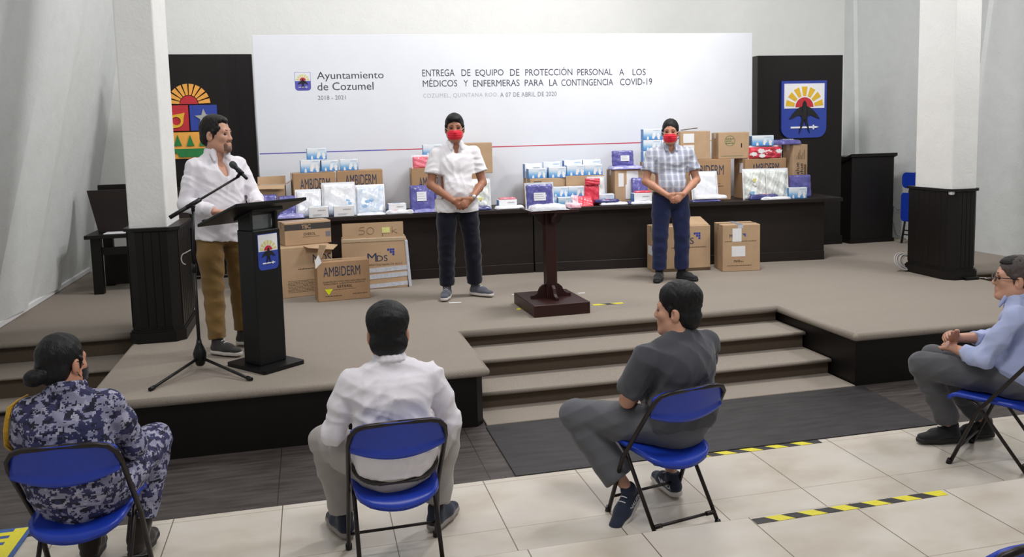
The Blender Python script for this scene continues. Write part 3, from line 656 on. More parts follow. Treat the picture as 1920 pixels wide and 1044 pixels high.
b = MB(); b.tube([(0.06, 0, 0.012), (0.12, 0.03, 0.008), (0.17, 0.0, 0.008), (0.13, -0.03, 0.008), (0.2, -0.03, 0.008)], 0.006, M_CABLE, 6); b.build('cord', parent=t)
p = at_x(1694, 388, 8.77); p2 = at_z(1700, 447, SH); t = thing('hanging_cord', 'thin grey cord hanging from the outlet on the right wall', 'cord', (8.76, p[1], SH))
b = MB(); b.tube([(0.02, 0, p[2] - SH), (-0.03, 0.06, p[2] - SH - 0.05), (-0.05, 0.13, 0.45), (-0.05, 0.14, 0.25), (-0.03, 0.08, 0.05), (-0.02, -0.1, 0.012)], 0.007, M_INKM, 6); b.build('cord', parent=t)
def hazard_tape(label, a, c, wd, z, n, first_black=False, slant=0.05, white=None):
    a = np.array(a[:2]); c = np.array(c[:2]); L_ = float(np.linalg.norm(c - a)); rz = math.atan2(c[1] - a[1], c[0] - a[0])
    t = thing('hazard_tape', label, 'tape', (a[0], a[1], z), rz)
    by, bk = MB(), MB()
    st = L_ / n
    for k in range(n):
        x0, x1 = k * st, (k + 1) * st; s0 = slant if k else 0; s1 = slant if k < n - 1 else 0
        (bk if (k % 2 == 0) == first_black else by).prism([(x0 + s0 / 2, -wd / 2), (x1 + s1 / 2, -wd / 2), (x1 - s1 / 2, wd / 2), (x0 - s0 / 2, wd / 2)], 0.0, 0.0018, None, 'z')
    by.build('yellow_stripes', M_YEL, t); bk.build('black_stripes', M_MAT, t); return t
hazard_tape('yellow and black hazard tape across the cream tiles along the near step edge', (at_z(1409, 973, .1)[0], -1.015 - 0.085), (at_z(1757, 916, .1)[0], -1.085), 0.055, 0.1005, 12, True)
hazard_tape('yellow and black hazard tape on the tiles along the edge of the black mat', (at_z(1300, 858, 0)[0], -0.03), (at_z(1535, 826, 0)[0], -0.03), 0.05, 0.001, 10, False)
hazard_tape('short yellow and black tape strip on the stage carpet right of the pedestal', at_z(1112, 572, SH), at_z(1168, 568, SH), 0.055, SH + 0.0005, 3)
p = at_z(985, 578, SH); hazard_tape('scrap of yellow tape on the carpet at the left foot of the pedestal', at_z(972, 581, SH), (2.62, p[1] + 0.02), 0.035, SH + 0.0005, 1)
for lab, (u0, v0, u1, v1) in (('short white tape strip on the carpet between the feet of the standing man in white', (842, 568, 865, 567)), ('tiny white tape scrap on the carpet right of the pedestal post', (1084, 550, 1097, 549)), ('speck of white tape on the carpet left of the pedestal', (960, 553, 966, 552.5))):
    a = at_z(u0, v0, SH); c = at_z(u1, v1, SH); t = thing('tape_strip', lab, 'tape', (a[0], a[1], SH + 0.0005), math.atan2(c[1] - a[1], c[0] - a[0]))
    b = MB(); b.box(0, math.hypot(c[0] - a[0], c[1] - a[1]), -0.014, 0.014, 0, 0.0015, M_PAPER); b.build('strip', parent=t)
# blue mat with yellow edge at the lower left
a = at_z(64, 989, 0.0); c = at_z(22, 1048, 0.0)
bm_ = thing('floor_ramp_mat', 'blue floor mat with yellow and black striped edge in the lower left corner', 'mat', (a[0], a[1], 0.0), math.atan2(c[1] - a[1], c[0] - a[0]) + PI / 2)
b = MB(); b.box(-1.2, 0.0, -0.9, 0.0, 0.0, 0.012, M_MATBLUE, 0.003, 1); b.build('mat_body', parent=bm_)
b = MB(); b.box(-0.085, -0.02, -0.9, -0.015, 0.0121, 0.0135, M_YEL)
for k in range(12): b.box(-0.24, -0.085, -0.09 - 0.075 * k, -0.05 - 0.075 * k, 0.0121, 0.0135, M_YEL)
b.build('yellow_stripes', parent=bm_)

# ------------------------------------------------------------------ folding chairs
def folding_chair(label, x, y, z, rz, group='blue folding chairs', hs=0.965):
    """faces +y; front feet at y=+0.2, rear feet at y=-0.22"""
    t = thing('folding_chair', label, 'chair', (x, y, z), rz, group)
    hw = 0.215
    for s in (-1, 1):
        b = MB(); b.tube([(s * hw, 0.20, 0.0), (s * (hw - 0.003), 0.06, 0.36), (s * hw, -0.19, 0.70), (s * (hw - 0.008), -0.225, 0.755), (s * (hw - 0.035), -0.242, 0.79), (s * (hw - 0.075), -0.25, 0.802), (0, -0.252, 0.806)], 0.0115, M_BROWNM, 10)
        b.tube([(s * hw, 0.205, 0.0), (s * hw, 0.195, 0.03)], 0.0165, M_BLACK, 10); b.build('front_leg', parent=t)
        b = MB(); b.tube([(s * (hw - 0.03), -0.22, 0.0), (s * (hw - 0.028), 0.06, 0.39), (s * (hw - 0.03), 0.12, 0.425)], 0.0105, M_BROWNM, 10)
        b.tube([(s * (hw - 0.03), -0.225, 0.0), (s * (hw - 0.03), -0.2, 0.03)], 0.0155, M_BLACK, 10); b.build('rear_leg', parent=t)
    b = MB(); b.tube([(-hw, 0.165, 0.1), (hw, 0.165, 0.1)], 0.008, M_BROWNM, 8); b.build('front_crossbar', parent=t)
    b = MB(); b.tube([(-hw + 0.03, -0.175, 0.065), (hw - 0.03, -0.175, 0.065)], 0.0085, M_BROWNM, 8)
    for s in (-1, 1): b.tube([(s * (hw - 0.08), -0.175, 0.065), (s * (hw - 0.035), -0.175, 0.065)], 0.0125, M_BROWNM, 8)
    b.build('rear_crossbar', parent=t)
    # moulded seat: curved down at the back
    nx, ny = 14, 14; pts = []; F = []
    def sp(i, j, lo):
        u = i / nx * 2 - 1; v = j / ny; yy = 0.225 - v * 0.405
        hwid = 0.205 * (1 - 0.10 * v) * (1 if v < 0.82 else math.sqrt(max(0.0, 1 - ((v - 0.82) / 0.2) ** 2)) * 0.5 + 0.5)
        zz = 0.445 - 0.018 * v + 0.012 * u * u - 0.010 * (1 - u * u)
        if v < 0.12: zz -= 0.03 * ((0.12 - v) / 0.12) ** 2
        if v > 0.8: zz -= 0.03 * ((v - 0.8) / 0.2) ** 2
        e = max(abs(u), 0); rim = 0.026 if e > 0.99 or j in (0, ny) else 0.014
        return (u * hwid, yy - (0.025 * (1 - u * u) if v > 0.9 else 0), zz - (rim if lo else 0))
    for lo in (0, 1):
        for j in range(ny + 1):
            for i in range(nx + 1): pts.append(sp(i, j, lo))
    K = (nx + 1) * (ny + 1); I = lambda i, j, lo: lo * K + j * (nx + 1) + i
    for j in range(ny):
        for i in range(nx):
            F.append((I(i, j, 0), I(i, j + 1, 0), I(i + 1, j + 1, 0), I(i + 1, j, 0))); F.append((I(i, j, 1), I(i + 1, j, 1), I(i + 1, j + 1, 1), I(i, j + 1, 1)))
    for i in range(nx): F += [(I(i, 0, 0), I(i + 1, 0, 0), I(i + 1, 0, 1), I(i, 0, 1)), (I(i, ny, 0), I(i, ny, 1), I(i + 1, ny, 1), I(i + 1, ny, 0))]
    for j in range(ny): F += [(I(0, j, 0), I(0, j, 1), I(0, j + 1, 1), I(0, j + 1, 0)), (I(nx, j, 0), I(nx, j + 1, 0), I(nx, j + 1, 1), I(nx, j, 1))]
    b = MB(); b.poly(pts, F, M_BLUEP, True); b.build('seat', parent=t)
    # moulded backrest: deep panel curved round the sitter, lower lip
    pts = []; F = []; nz = 10
    def bp_(i, j, back):
        u = i / nx * 2 - 1; v = j / nz
        top = 0.812 - 0.035 * abs(u) ** 6; bot = 0.668 - 0.045 * (1 - u * u)
        zz = bot + (top - bot) * v
        yy = -0.174 - (zz - 0.65) * 0.26 - 0.032 * (1 - u * u) - (0.01 if v < 0.15 else 0) * 1
        return (u * (0.208 - 0.012 * max(0, v - 0.7)), yy - (0.016 if back else 0), zz)
    for bk in (0, 1):
        for j in range(nz + 1):
            for i in range(nx + 1): pts.append(bp_(i, j, bk))
    K = (nx + 1) * (nz + 1); I = lambda i, j, lo: lo * K + j * (nx + 1) + i
    for j in range(nz):
        for i in range(nx): F += [(I(i, j, 0), I(i + 1, j, 0), I(i + 1, j + 1, 0), I(i, j + 1, 0)), (I(i, j, 1), I(i, j + 1, 1), I(i + 1, j + 1, 1), I(i + 1, j, 1))]
    for i in range(nx): F += [(I(i, 0, 0), I(i, 0, 1), I(i + 1, 0, 1), I(i + 1, 0, 0)), (I(i, nz, 0), I(i + 1, nz, 0), I(i + 1, nz, 1), I(i, nz, 1))]
    for j in range(nz): F += [(I(0, j, 0), I(0, j + 1, 0), I(0, j + 1, 1), I(0, j, 1)), (I(nx, j, 0), I(nx, j, 1), I(nx, j + 1, 1), I(nx, j + 1, 0))]
    b = MB(); b.poly(pts, F, M_BLUEP, True); b.build('backrest', parent=t)
    for o in t.children: o.scale = (1.02, 1.0, hs)
    return t
CH1 = (-0.235, -0.76, 0.0, -0.05); CH2 = (1.128, -0.81, 0.0, 0.02); CH3 = (2.535, -0.735, 0.0, 0.20); CH4 = (4.74, -0.62, 0.0, 0.56)
folding_chair('blue folding chair under the woman in camouflage uniform', *CH1, hs=1.0)
folding_chair('blue folding chair under the seated man in the white shirt', *CH2)
folding_chair('blue folding chair under the seated man in dark grey scrubs', *CH3, hs=0.95)
folding_chair('blue folding chair under the seated man in light blue shirt and glasses', *CH4)
folding_chair('empty blue folding chair whose top shows at the lower right corner', 2.73, -2.64, 0.1, 0.1, hs=0.98)
# folded chair leaning behind the right column
q = at_z(1700, 455, SH); t = thing('folding_chair', 'folded blue chair leaning on the right wall behind the column', 'chair', (8.53, 4.80, SH), -PI / 2 + 0.1, 'blue folding chairs')
lean = lambda p: (p[0], p[1] + p[2] * 0.16, p[2])
for s in (-1, 1):
    b = MB(); b.tube([lean((s * 0.21, 0, 0.0)), lean((s * 0.21, 0, 0.85)), lean((s * 0.17, 0, 0.93)), lean((0, 0, 0.95))], 0.012, M_BROWNM, 8); b.build('front_leg', parent=t)
    b = MB(); b.tube([lean((s * 0.18, -0.04, 0.0)), lean((s * 0.18, -0.03, 0.45))], 0.011, M_BROWNM, 8); b.build('rear_leg', parent=t)
b = MB(); b.tube([lean((-0.18, -0.04, 0.12)), lean((0.18, -0.04, 0.12))], 0.009, M_BROWNM, 8); b.build('rear_crossbar', parent=t)
b = MB(); b.tube([lean((-0.21, 0, 0.17)), lean((0.21, 0, 0.17))], 0.009, M_BROWNM, 8); b.build('front_crossbar', parent=t)
b = MB(); b.prism(rrect(-0.195, 0.195, 0.3, 0.68, 0.05, 5), -0.045, -0.02, M_BLUEP); b.build('seat', parent=t)
b = MB(); b.prism(rrect(-0.2, 0.2, 0.74, 0.95, 0.07, 5), -0.03, -0.008, M_BLUEP); b.build('backrest', parent=t)
# ------------------------------------------------------------------ donated goods: builders
def carton(label, x, y, z, wd, dp, ht, rz, m=None, open_=False, group=None, tape=True, bulge=0.006, taper=0.0):
    """front bottom edge centred at the origin, depth towards +y"""
    m = m or M_CARD
    t = thing('cardboard_box', label, 'box', (x, y, z), rz, group)
    b = MB(); nx = 6; h = wd / 2
    xf = lambda p: (p[0] * (1 - taper * (1 - p[2] / ht)), p[1], p[2])
    b.box(-h, h, 0, dp, 0, ht - (0.004 if open_ else 0.0), m, 0.006, 2, xf=xf)
    b.build('box_body', parent=t)
    if open_:
        fl = min(wd, dp) * 0.42
        for nm, pts in (('front', [(-h, 0, ht), (h, 0, ht), (h * .96, -fl * .55, ht - fl * .35), (-h * .96, -fl * .5, ht - fl * .3)]), ('back', [(-h, dp, ht), (h, dp, ht), (h, dp + fl * .2, ht + fl * .8), (-h, dp + fl * .2, ht + fl * .75)]),
                        ('left', [(-h, 0, ht), (-h, dp, ht), (-h - fl * .6, dp, ht + fl * .12), (-h - fl * .6, 0.02, ht + fl * .05)]), ('right', [(h, 0, ht), (h, dp, ht), (h + fl * .5, dp, ht + fl * .3), (h + fl * .5, 0.02, ht + fl * .25)])):
            b = MB(); P = [tuple(p) for p in pts] + [(p[0], p[1] + 0.001, p[2] + 0.005) for p in pts]
            b.poly(P, [(0, 1, 2, 3), (7, 6, 5, 4), (0, 4, 5, 1), (1, 5, 6, 2), (2, 6, 7, 3), (3, 7, 4, 0)], m); b.build('flap', parent=t)
    else:
        b = MB(); b.box(-h + 0.004, h - 0.004, dp / 2 - 0.002, dp / 2 + 0.002, ht - 0.001, ht + 0.0012, M_CARDIN); b.build('flap_seam', parent=t)
        if tape:
            b = MB(); b.box(-h - 0.001, h + 0.001, dp / 2 - 0.03, dp / 2 + 0.03, ht + 0.0005, ht + 0.0022, M_TAPE)
            b.box(-h - 0.0012, -h, dp / 2 - 0.03, dp / 2 + 0.03, ht - 0.07, ht, M_TAPE); b.box(h, h + 0.0012, dp / 2 - 0.03, dp / 2 + 0.03, ht - 0.07, ht, M_TAPE); b.build('tape_strip', parent=t)
    return t
def ctext(t, wd, ht, s, u0, u1, v0, v1, m, bold=0.0, spacing=1.0):
    """lettering on the front face, u/v as fractions of width and height"""
    return lettering(s, -wd / 2 + u0 * wd, -wd / 2 + u1 * wd, v0 * ht, v1 * ht, -0.0016, m, t, bold=bold, spacing=spacing)
def cmark(t, wd, ht, u0, u1, v0, v1, m, name, th=0.002):
    b = MB(); b.box(-wd / 2 + u0 * wd, -wd / 2 + u1 * wd, -th, 0.0, v0 * ht, v1 * ht, m); return b.build(name, parent=t)
def clines(t, wd, ht, u0, u1, vs, m, th=0.006):
    b = MB()
    for i, v in enumerate(vs):
        x = -wd / 2 + u0 * wd; x1 = -wd / 2 + (u1 - (0.08 if i % 2 else 0.0)) * wd; k = 0
        while x < x1:
            l = 0.012 + 0.02 * ((k * 7 + i * 3) % 5) / 5; b.box(x, min(x + l, x1), -0.0014, 0.0, v * ht, v * ht + th, m); x += l + 0.006; k += 1
    return b.build('fine_print', parent=t)
def glove_box(label, x, y, z, rz, wd=0.225, dp=0.115, ht=0.125, group='blue and white glove boxes', plain=False):
    t = thing('glove_box', label, 'glove box', (x, y, z), rz, group); h = wd / 2
    b = MB(); b.box(-h, h, 0, dp, 0, ht, M_PAPER if plain else M_GLOVE, 0.003, 1); b.build('box_body', parent=t)
    b = MB(); b.box(-h - 0.0012, -h, 0.002, dp - 0.002, 0.003, ht - 0.003, M_GLSIDE); b.box(h, h + 0.0012, 0.002, dp - 0.002, 0.003, ht - 0.003, M_GLSIDE); b.build('end_print', parent=t)
    s = ht / 0.125
    if not plain:
        def hand(cx, cz, k, tilt):
            b = MB(); R = lambda px, pz: (cx + k * (px * math.cos(tilt) - pz * math.sin(tilt)), cz + k * (px * math.sin(tilt) + pz * math.cos(tilt)))
            b.prism([R(*p) for p in [(-.012, -.04), (.012, -.04), (.014, -.012), (.019, .006), (.014, .022), (.004, .03), (-.008, .028), (-.016, .014), (-.017, -.008)]], -0.0015, 0.0, M_PAPER)
            b.prism([R(*p) for p in [(.015, -.01), (.024, .0), (.024, .012), (.018, .008)]], -0.0015, 0.0, M_PAPER)
            b.build('printed_hand', parent=t)
        hand(h * .18, ht * .42, 1.05 * s, -0.25); hand(h * .68, ht * .36, 1.0 * s, 0.15)
        b = MB(); b.prism([(-h * .62, 0.004), (-h * .40, 0.004), (-h * .42, ht * .26), (-h * .5, ht * .36), (-h * .6, ht * .26)], -0.0015, 0.0, M_PAPER); b.build('printed_fingertip', parent=t)
        lettering('AMBIDERM', h * .1, h * .85, ht * .80, ht * .88, -0.0016, M_LBLUE, t)
    else:
        lettering('AMBIDERM', -h * .1, h * .7, ht * .62, ht * .74, -0.0016, M_INKM, t); 
        b = MB(); b.box(-h * .6, h * .2, -0.0015, 0, ht * .16, ht * .2, M_INKL); b.box(-h * .6, h * .35, -0.0015, 0, ht * .26, ht * .3, M_INKL); b.build('printed_line', parent=t)
    b = MB(); n = 16; b.prism([(h * .5 * math.cos(2 * PI * k / n), dp / 2 + dp * .22 * math.sin(2 * PI * k / n)) for k in range(n)], ht + 0.0002, ht + 0.001, M_LBLUE, 'z'); b.build('tear_opening', parent=t)
    return t
def cloth_pack(name, label, cat, x, y, z, wd, ht, th, rz, m, lean=0.0, flat=False, paper=None, group=None, seed=0, rip=0.0045, rnd=0.12, bag=False, dots=None):
    """pillow-like wrapped pack. upright: front bottom edge at the origin leaning back by `lean`; flat: lying, width x depth=ht"""
    t = thing(name, label, cat, (x, y, z), rz, group)
    rs = random.Random(seed + int(abs(x) * 1000)); ph = [rs.uniform(0, 6.28) for _ in range(8)]
    nx, ny = 22, 18; P = []; F = []
    def prof(u, v):
        e = max(0.0, 1 - abs(u) ** 5) * max(0.0, 1 - abs(v) ** 5)
        return (0.16 + 0.84 * e ** 0.28)
    def wr(u, v): return rip * (math.sin(5.1 * u + 3 * v + ph[0]) * math.sin(4.2 * v - 2 * u + ph[1]) + 0.5 * math.sin(11 * u + 7 * v + ph[2]) * math.sin(9 * v + ph[3]) + 0.3 * math.sin(21 * u - 12 * v + ph[4]))
    for s in (0, 1):
        for j in range(ny + 1):
            for i in range(nx + 1):
                u = i / nx * 2 - 1; v = j / ny * 2 - 1
                ed = 1 + 0.012 * math.sin(9 * v + ph[5]) * (abs(u) > .9) ; ed2 = 1 + 0.015 * math.sin(8 * u + ph[6]) * (abs(v) > .9)
                uu = u * ed; vv = v * ed2
                if rnd:                                         # round the outline off
                    c = max(0, (abs(u) - 1 + rnd)) / rnd; d_ = max(0, (abs(v) - 1 + rnd)) / rnd
                    if c > 0 and d_ > 0:
                        l = math.hypot(c, d_)
                        if l > 1: uu = math.copysign(1 - rnd + rnd * c / l, u); vv = math.copysign(1 - rnd + rnd * d_ / l, v)
                q = th * 0.5 * prof(u, v); w_ = wr(u, v) * prof(u, v)
                if flat:
                    zz = (0.0 + 0.002) if s == 0 else 2 * q + w_ + 0.004
                    if s == 0: zz = 0.001 + th * 0.18 * (1 - prof(u, v))
                    P.append((uu * wd / 2, ht / 2 + vv * ht / 2, max(zz, 0.0005)))
                else:
                    yy = th / 2 + (q if s == 0 else -q) - (w_ if s else 0); zz = ht / 2 + vv * ht / 2
                    P.append((uu * wd / 2, yy, zz))
    K = (nx + 1) * (ny + 1); I = lambda i, j, lo: lo * K + j * (nx + 1) + i
    for j in range(ny):
        for i in range(nx): F += [(I(i, j, 0), I(i, j + 1, 0), I(i + 1, j + 1, 0), I(i + 1, j, 0)), (I(i, j, 1), I(i + 1, j, 1), I(i + 1, j + 1, 1), I(i, j + 1, 1))]
    for i in range(nx): F += [(I(i, 0, 0), I(i + 1, 0, 0), I(i + 1, 0, 1), I(i, 0, 1)), (I(i, ny, 0), I(i, ny, 1), I(i + 1, ny, 1), I(i + 1, ny, 0))]
    for j in range(ny): F += [(I(0, j, 0), I(0, j, 1), I(0, j + 1, 1), I(0, j + 1, 0)), (I(nx, j, 0), I(nx, j + 1, 0), I(nx, j + 1, 1), I(nx, j, 1))]
    rot = Matrix.Rotation(-lean, 3, 'X')
    tr = (lambda p: tuple(rot @ Vector(p))) if not flat else (lambda p: p)
    b = MB(); b.poly([tr(p) for p in P], F, m, True); b.build('wrapped_body', parent=t)
    if paper:
        u0, u1, v0, v1 = paper; b = MB()
        if flat: b.box(-wd / 2 + u0 * wd, -wd / 2 + u1 * wd, v0 * ht, v1 * ht, th * 0.95 + rip, th + rip + 0.004, M_PAPER)
        else: b.box(-wd / 2 + u0 * wd, -wd / 2 + u1 * wd, -rip - 0.004, -rip * 0.5 + 0.006, v0 * ht, v1 * ht, M_PAPER, xf=tr)
        b.build('paper_label', parent=t)
        if not flat:
            b = MB()
            for k in range(3):
                zz = (v0 + (v1 - v0) * (0.25 + 0.25 * k)) * ht
                b.box(-wd / 2 + (u0 + .02) * wd, -wd / 2 + (u1 - .03 - .04 * k) * wd, -rip - 0.0052, -rip - 0.004, zz, zz + 0.0025, M_INKM, xf=tr)
            b.build('label_print', parent=t)
    if bag:
        e = 0.012; b = MB()
        if flat: b.box(-wd / 2 - e, wd / 2 + e, -e, ht + e, 0.0006, 0.003, M_WPACK, 0.001, 1)
        else: b.box(-wd / 2 - e, wd / 2 + e, th / 2 - 0.001, th / 2 + 0.001, 0.0, ht + e * 1.6, M_WPACK, xf=tr)
        b.build('bag_seal', parent=t)
    for (u, v, r, mm) in (dots or ()):
        b = MB(); n = 14; wob = [1 + .22 * math.sin(3 * k + ph[7] + u * 9) for k in range(n)]
        if flat: b.prism([(u * wd / 2 + r * wob[k] * math.cos(2 * PI * k / n), ht / 2 + v * ht / 2 + r * .6 * wob[k] * math.sin(2 * PI * k / n)) for k in range(n)], th * .5, th + rip * .7 + 0.003, mm, 'z')
        else:
            PP = [tr((u * wd / 2 + r * wob[k] * math.cos(2 * PI * k / n), yy, ht / 2 + v * ht / 2 + r * .6 * wob[k] * math.sin(2 * PI * k / n))) for yy in (-rip * .4 - .002, th * .3) for k in range(n)]
            b.poly(PP, [tuple(range(n)), tuple(range(2 * n - 1, n - 1, -1))] + [(i, n + i, n + (i + 1) % n, (i + 1) % n) for i in range(n)], mm)
        b.build('printed_mark', parent=t)
    return t
# ---- placing by measurement: front plane a distance `off` behind the table's front edge
def yat(u, off, v=350):
    y = 4.4
    for _ in range(6): y = TF(at_y(u, v, y)[0]) + off
    return y
def spot(u0, u1, off, vt=None, z=None, vb=None):
    """centre x, y, width and (optional) height of something whose front face spans u0..u1"""
    uc = (u0 + u1) / 2; y = yat(uc, off); v = vt if vt else 350
    xa = at_y(u0, v, y)[0]; xb = at_y(u1, v, y)[0]; zt = at_y(uc, vt, y)[2] if vt else None
    return (xa + xb) / 2, y, xb - xa, zt
def table_rz(x): return math.atan2(TPM[1] - TPL[1], TPM[0] - TPL[0]) if x < TPM[0] else math.atan2(TPR[1] - TPM[1], TPR[0] - TPM[0])
def put_carton(label, u0, u1, vt, off, dp, z=None, rot=0.0, **k):
    x, y, wd, zt = spot(u0, u1, off, vt); z = TT if z is None else z; rz = table_rz(x) + rot; wd = wd / max(0.6, math.cos(rot))
    t = carton(label, x, y, z, wd, dp, zt - z, rz, **k); return t, wd, zt - z, zt
def put_glove(label, u0, u1, vt, off, z=None, rot=0.0, **k):
    x, y, wd, zt = spot(u0, u1, off, vt); z = TT if z is None else z
    k.setdefault('ht', max(0.06, min(0.2, zt - z)))
    t = glove_box(label, x, y, z, table_rz(x) + rot, wd=wd, **k); return z + k['ht']
def put_pack(name, label, cat, u0, u1, vt, off, m, z=None, lean=0.3, th=0.05, rot=0.0, **k):
    x, y, wd, zt = spot(u0, u1, off, vt); z = TT if z is None else z
    return cloth_pack(name, label, cat, x, y, z, wd, (zt - z) / math.cos(lean), th, table_rz(x) + rot, m, lean=lean, **k)
def put_flat(name, label, cat, u0, u1, off, dp, th, m, z=None, rot=0.0, **k):
    x, y, wd, _ = spot(u0, u1, off, 375); z = TT if z is None else z
    return cloth_pack(name, label, cat, x, y, z, wd, dp, th, table_rz(x) + rot, m, flat=True, **k)
AMB = 'printed cartons on the tables'
# ---- left group
put_carton('open kraft carton with loose flaps behind the purple packs at the left table end', 480, 534, 348, 0.30, 0.26, rot=0.02, open_=True, group=AMB)
t, wd, ht, zL = put_carton('printed carton left of the pair under the small pyramid of glove boxes', 549, 629, 324, 0.30, 0.30, rot=0.14, m=M_CARD2, group=AMB)
ctext(t, wd, ht, 'AMBIDERM', .16, .86, .62, .87, M_INKB)
t, wd, ht, zR = put_carton('printed carton right of the pair under the small pyramid of glove boxes', 631, 717, 319, 0.34, 0.32, rot=0.02, m=M_CARD2, group=AMB)
ctext(t, wd, ht, 'AMBIDERM', .18, .86, .66, .90, M_INKB)
h1 = put_glove('glove box at the left of the lower row on the left carton pair', 563, 600, 299.5, 0.36, z=zL, rot=0.1)
put_glove('glove box in the middle of the lower row on the left carton pair', 602, 634, 298, 0.36, z=zR, rot=0.12, ht=.12)
put_glove('glove box at the right of the lower row on the left carton pair', 637, 671, 296, 0.36, z=zR, rot=0.02, ht=.125)
put_glove('glove box topmost of the small pyramid on the left carton pair', 575, 612, 277, 0.37, z=max(h1, zR + .12) + 0.001, rot=0.08, ht=.125)
put_pack('cloth_pack', 'purple pack leaning nearest to the open kraft carton, beside the speaker', 'wrapped pack', 484, 518, 365, 0.14, M_PURP, lean=0.35, rot=0.02, seed=1, group='wrapped packs on the tables')
put_pack('cloth_pack', 'purple pack leaning on the left printed carton behind the lectern desk', 'wrapped pack', 520, 553, 367, 0.15, M_PURP, lean=0.35, rot=-0.02, seed=2, group='wrapped packs on the tables')
put_flat('cloth_pack', 'large lavender pack lying flat behind the lectern desk at the table edge', 'wrapped pack', 518, 569, 0.02, 0.13, 0.045, M_LAV, seed=3, group='wrapped packs on the tables')
put_pack('white_pack', 'white pack leaning on the left printed carton, behind a small white box', 'wrapped pack', 554, 599, 358, 0.16, M_WPACK, lean=0.25, seed=4, bag=True)
put_pack('white_pack', 'tall white pack with faint blue print leaning between the left printed cartons', 'wrapped pack', 604, 663, 345, 0.18, M_WPACK, lean=0.2, seed=5, dots=[(.55, -.1, .03, M_LBLUE), (.7, -.25, .022, M_LBLUE)], bag=True)
put_pack('white_pack', 'white and blue printed bag leaning on the right end of the left carton pair', 'wrapped pack', 667, 719, 349, 0.19, M_BPACK, lean=0.25, seed=6, dots=[(-.2, -.1, .03, M_LBLUE), (.1, .0, .025, M_LBLUE), (-.4, -.4, .03, M_LBLUE)], bag=True)
put_glove('small white box in front of the white packs, left one near the lectern desk', 578, 615, 379, 0.05, plain=True, rot=-0.03, ht=.115, group='plain white boxes on the tables')
put_glove('small white box in front of the tall white pack with blue print', 625, 663, 377, 0.05, plain=True, rot=0.03, ht=.115, group='plain white boxes on the tables')
put_glove('small white box behind the red printed white pouch left of the masked man in white', 728, 761, 369, 0.12, plain=True, rot=0.05, ht=.11, group='plain white boxes on the tables')
put_flat('white_pouch', 'white pouch with red print lying left of the masked man in white', 'pouch', 722, 776, 0.03, 0.085, 0.04, M_WPACK, seed=7, rnd=.9, dots=[(-.25, .1, .05, M_PKW), (-.1, .0, .025, M_RED)])
put_flat('white_pouch', 'flat white sheet lying in front of the white and blue bag on the left table', 'pouch', 668, 722, 0.02, 0.14, 0.022, M_WPACK, seed=8)
# ---- behind the masked man in white
t, wd, ht, zM = put_carton('printed carton under the pink pack behind the masked man in white', 771, 842, 315, 0.34, 0.32, rot=-0.02, m=M_CARD2, group=AMB)
ctext(t, wd, ht, 'AMBIDERM', .19, .92, .52, .79, M_INKB)
put_pack('cloth_pack', 'pink pack in clear bag lying on the carton left of the masked man in white', 'wrapped pack', 774, 803, 293, 0.36, M_PINK, z=zM, lean=0.15, th=0.06, seed=9, bag=True, group='wrapped packs on the tables')
x, y, wd, zt = spot(795, 828, .46, 271); b_ = 'glove box above the pink pack behind the shoulder of the masked man in white'
t2, wd2, ht2, zM2 = put_carton('plain kraft carton behind the pink pack and the masked man in white', 790, 835, 293, 0.44, 0.2, z=zM, rot=0.0, group=AMB)
put_glove(b_, 793, 829, 271, 0.45, z=zM2, rot=-0.02)
put_pack('cloth_pack', 'purple pack with white label leaning left of the masked man in white', 'wrapped pack', 768, 815, 347, 0.2, M_PURP, lean=0.18, rot=-.03, seed=10, paper=(.28, .66, .40, .74), group='wrapped packs on the tables')
put_pack('cloth_pack', 'narrow purple pack hidden half behind the masked man in white', 'wrapped pack', 815, 846, 350, 0.22, M_PURP, lean=0.18, rot=.05, seed=11, group='wrapped packs on the tables')
put_flat('cloth_pack', 'lavender pack lying flat at the table edge left of the masked man in white', 'wrapped pack', 776, 826, 0.04, 0.16, 0.03, M_LAV, seed=12, group='wrapped packs on the tables')
t, wd, ht, zM3 = put_carton('plain carton under the tall kraft carton right behind the masked man in white', 846, 902, 326, 0.36, 0.3, m=M_CARD2, group=AMB)
put_carton('tall kraft carton right behind the shoulder of the masked man in white', 858, 922, 268, 0.38, 0.26, z=zM3, rot=-0.05, group=AMB)
put_pack('white_pack', 'clear bag of white goods right of the elbow of the masked man in white', 'wrapped pack', 884, 919, 338, 0.2, M_CPACK, lean=0.15, th=.07, seed=13, rip=.014, bag=True, dots=[(-.1, -.3, .03, M_PYEL)])
put_flat('cloth_pack', 'navy pack lying flat right of the hip of the masked man in white', 'wrapped pack', 886, 921, 0.05, 0.15, 0.04, M_NAVYP, seed=14, group='wrapped packs on the tables')
zz = put_glove('white box with pink pack on top, alone right of the masked man in white', 935, 969, 357, 0.16, plain=True, rot=0.04, ht=.10, group='plain white boxes on the tables')
put_flat('cloth_pack', 'thin pink pack lying on the lone white box right of the masked man in white', 'wrapped pack', 937, 968, 0.17, 0.09, 0.016, M_PINK, z=zz + .001, seed=15, rip=.003, group='wrapped packs on the tables')
put_flat('white_pouch', 'white pouch lying in front of the lone white box left of the pedestal', 'pouch', 929, 984, 0.03, 0.12, 0.035, M_WPACK, seed=16, rnd=.6)
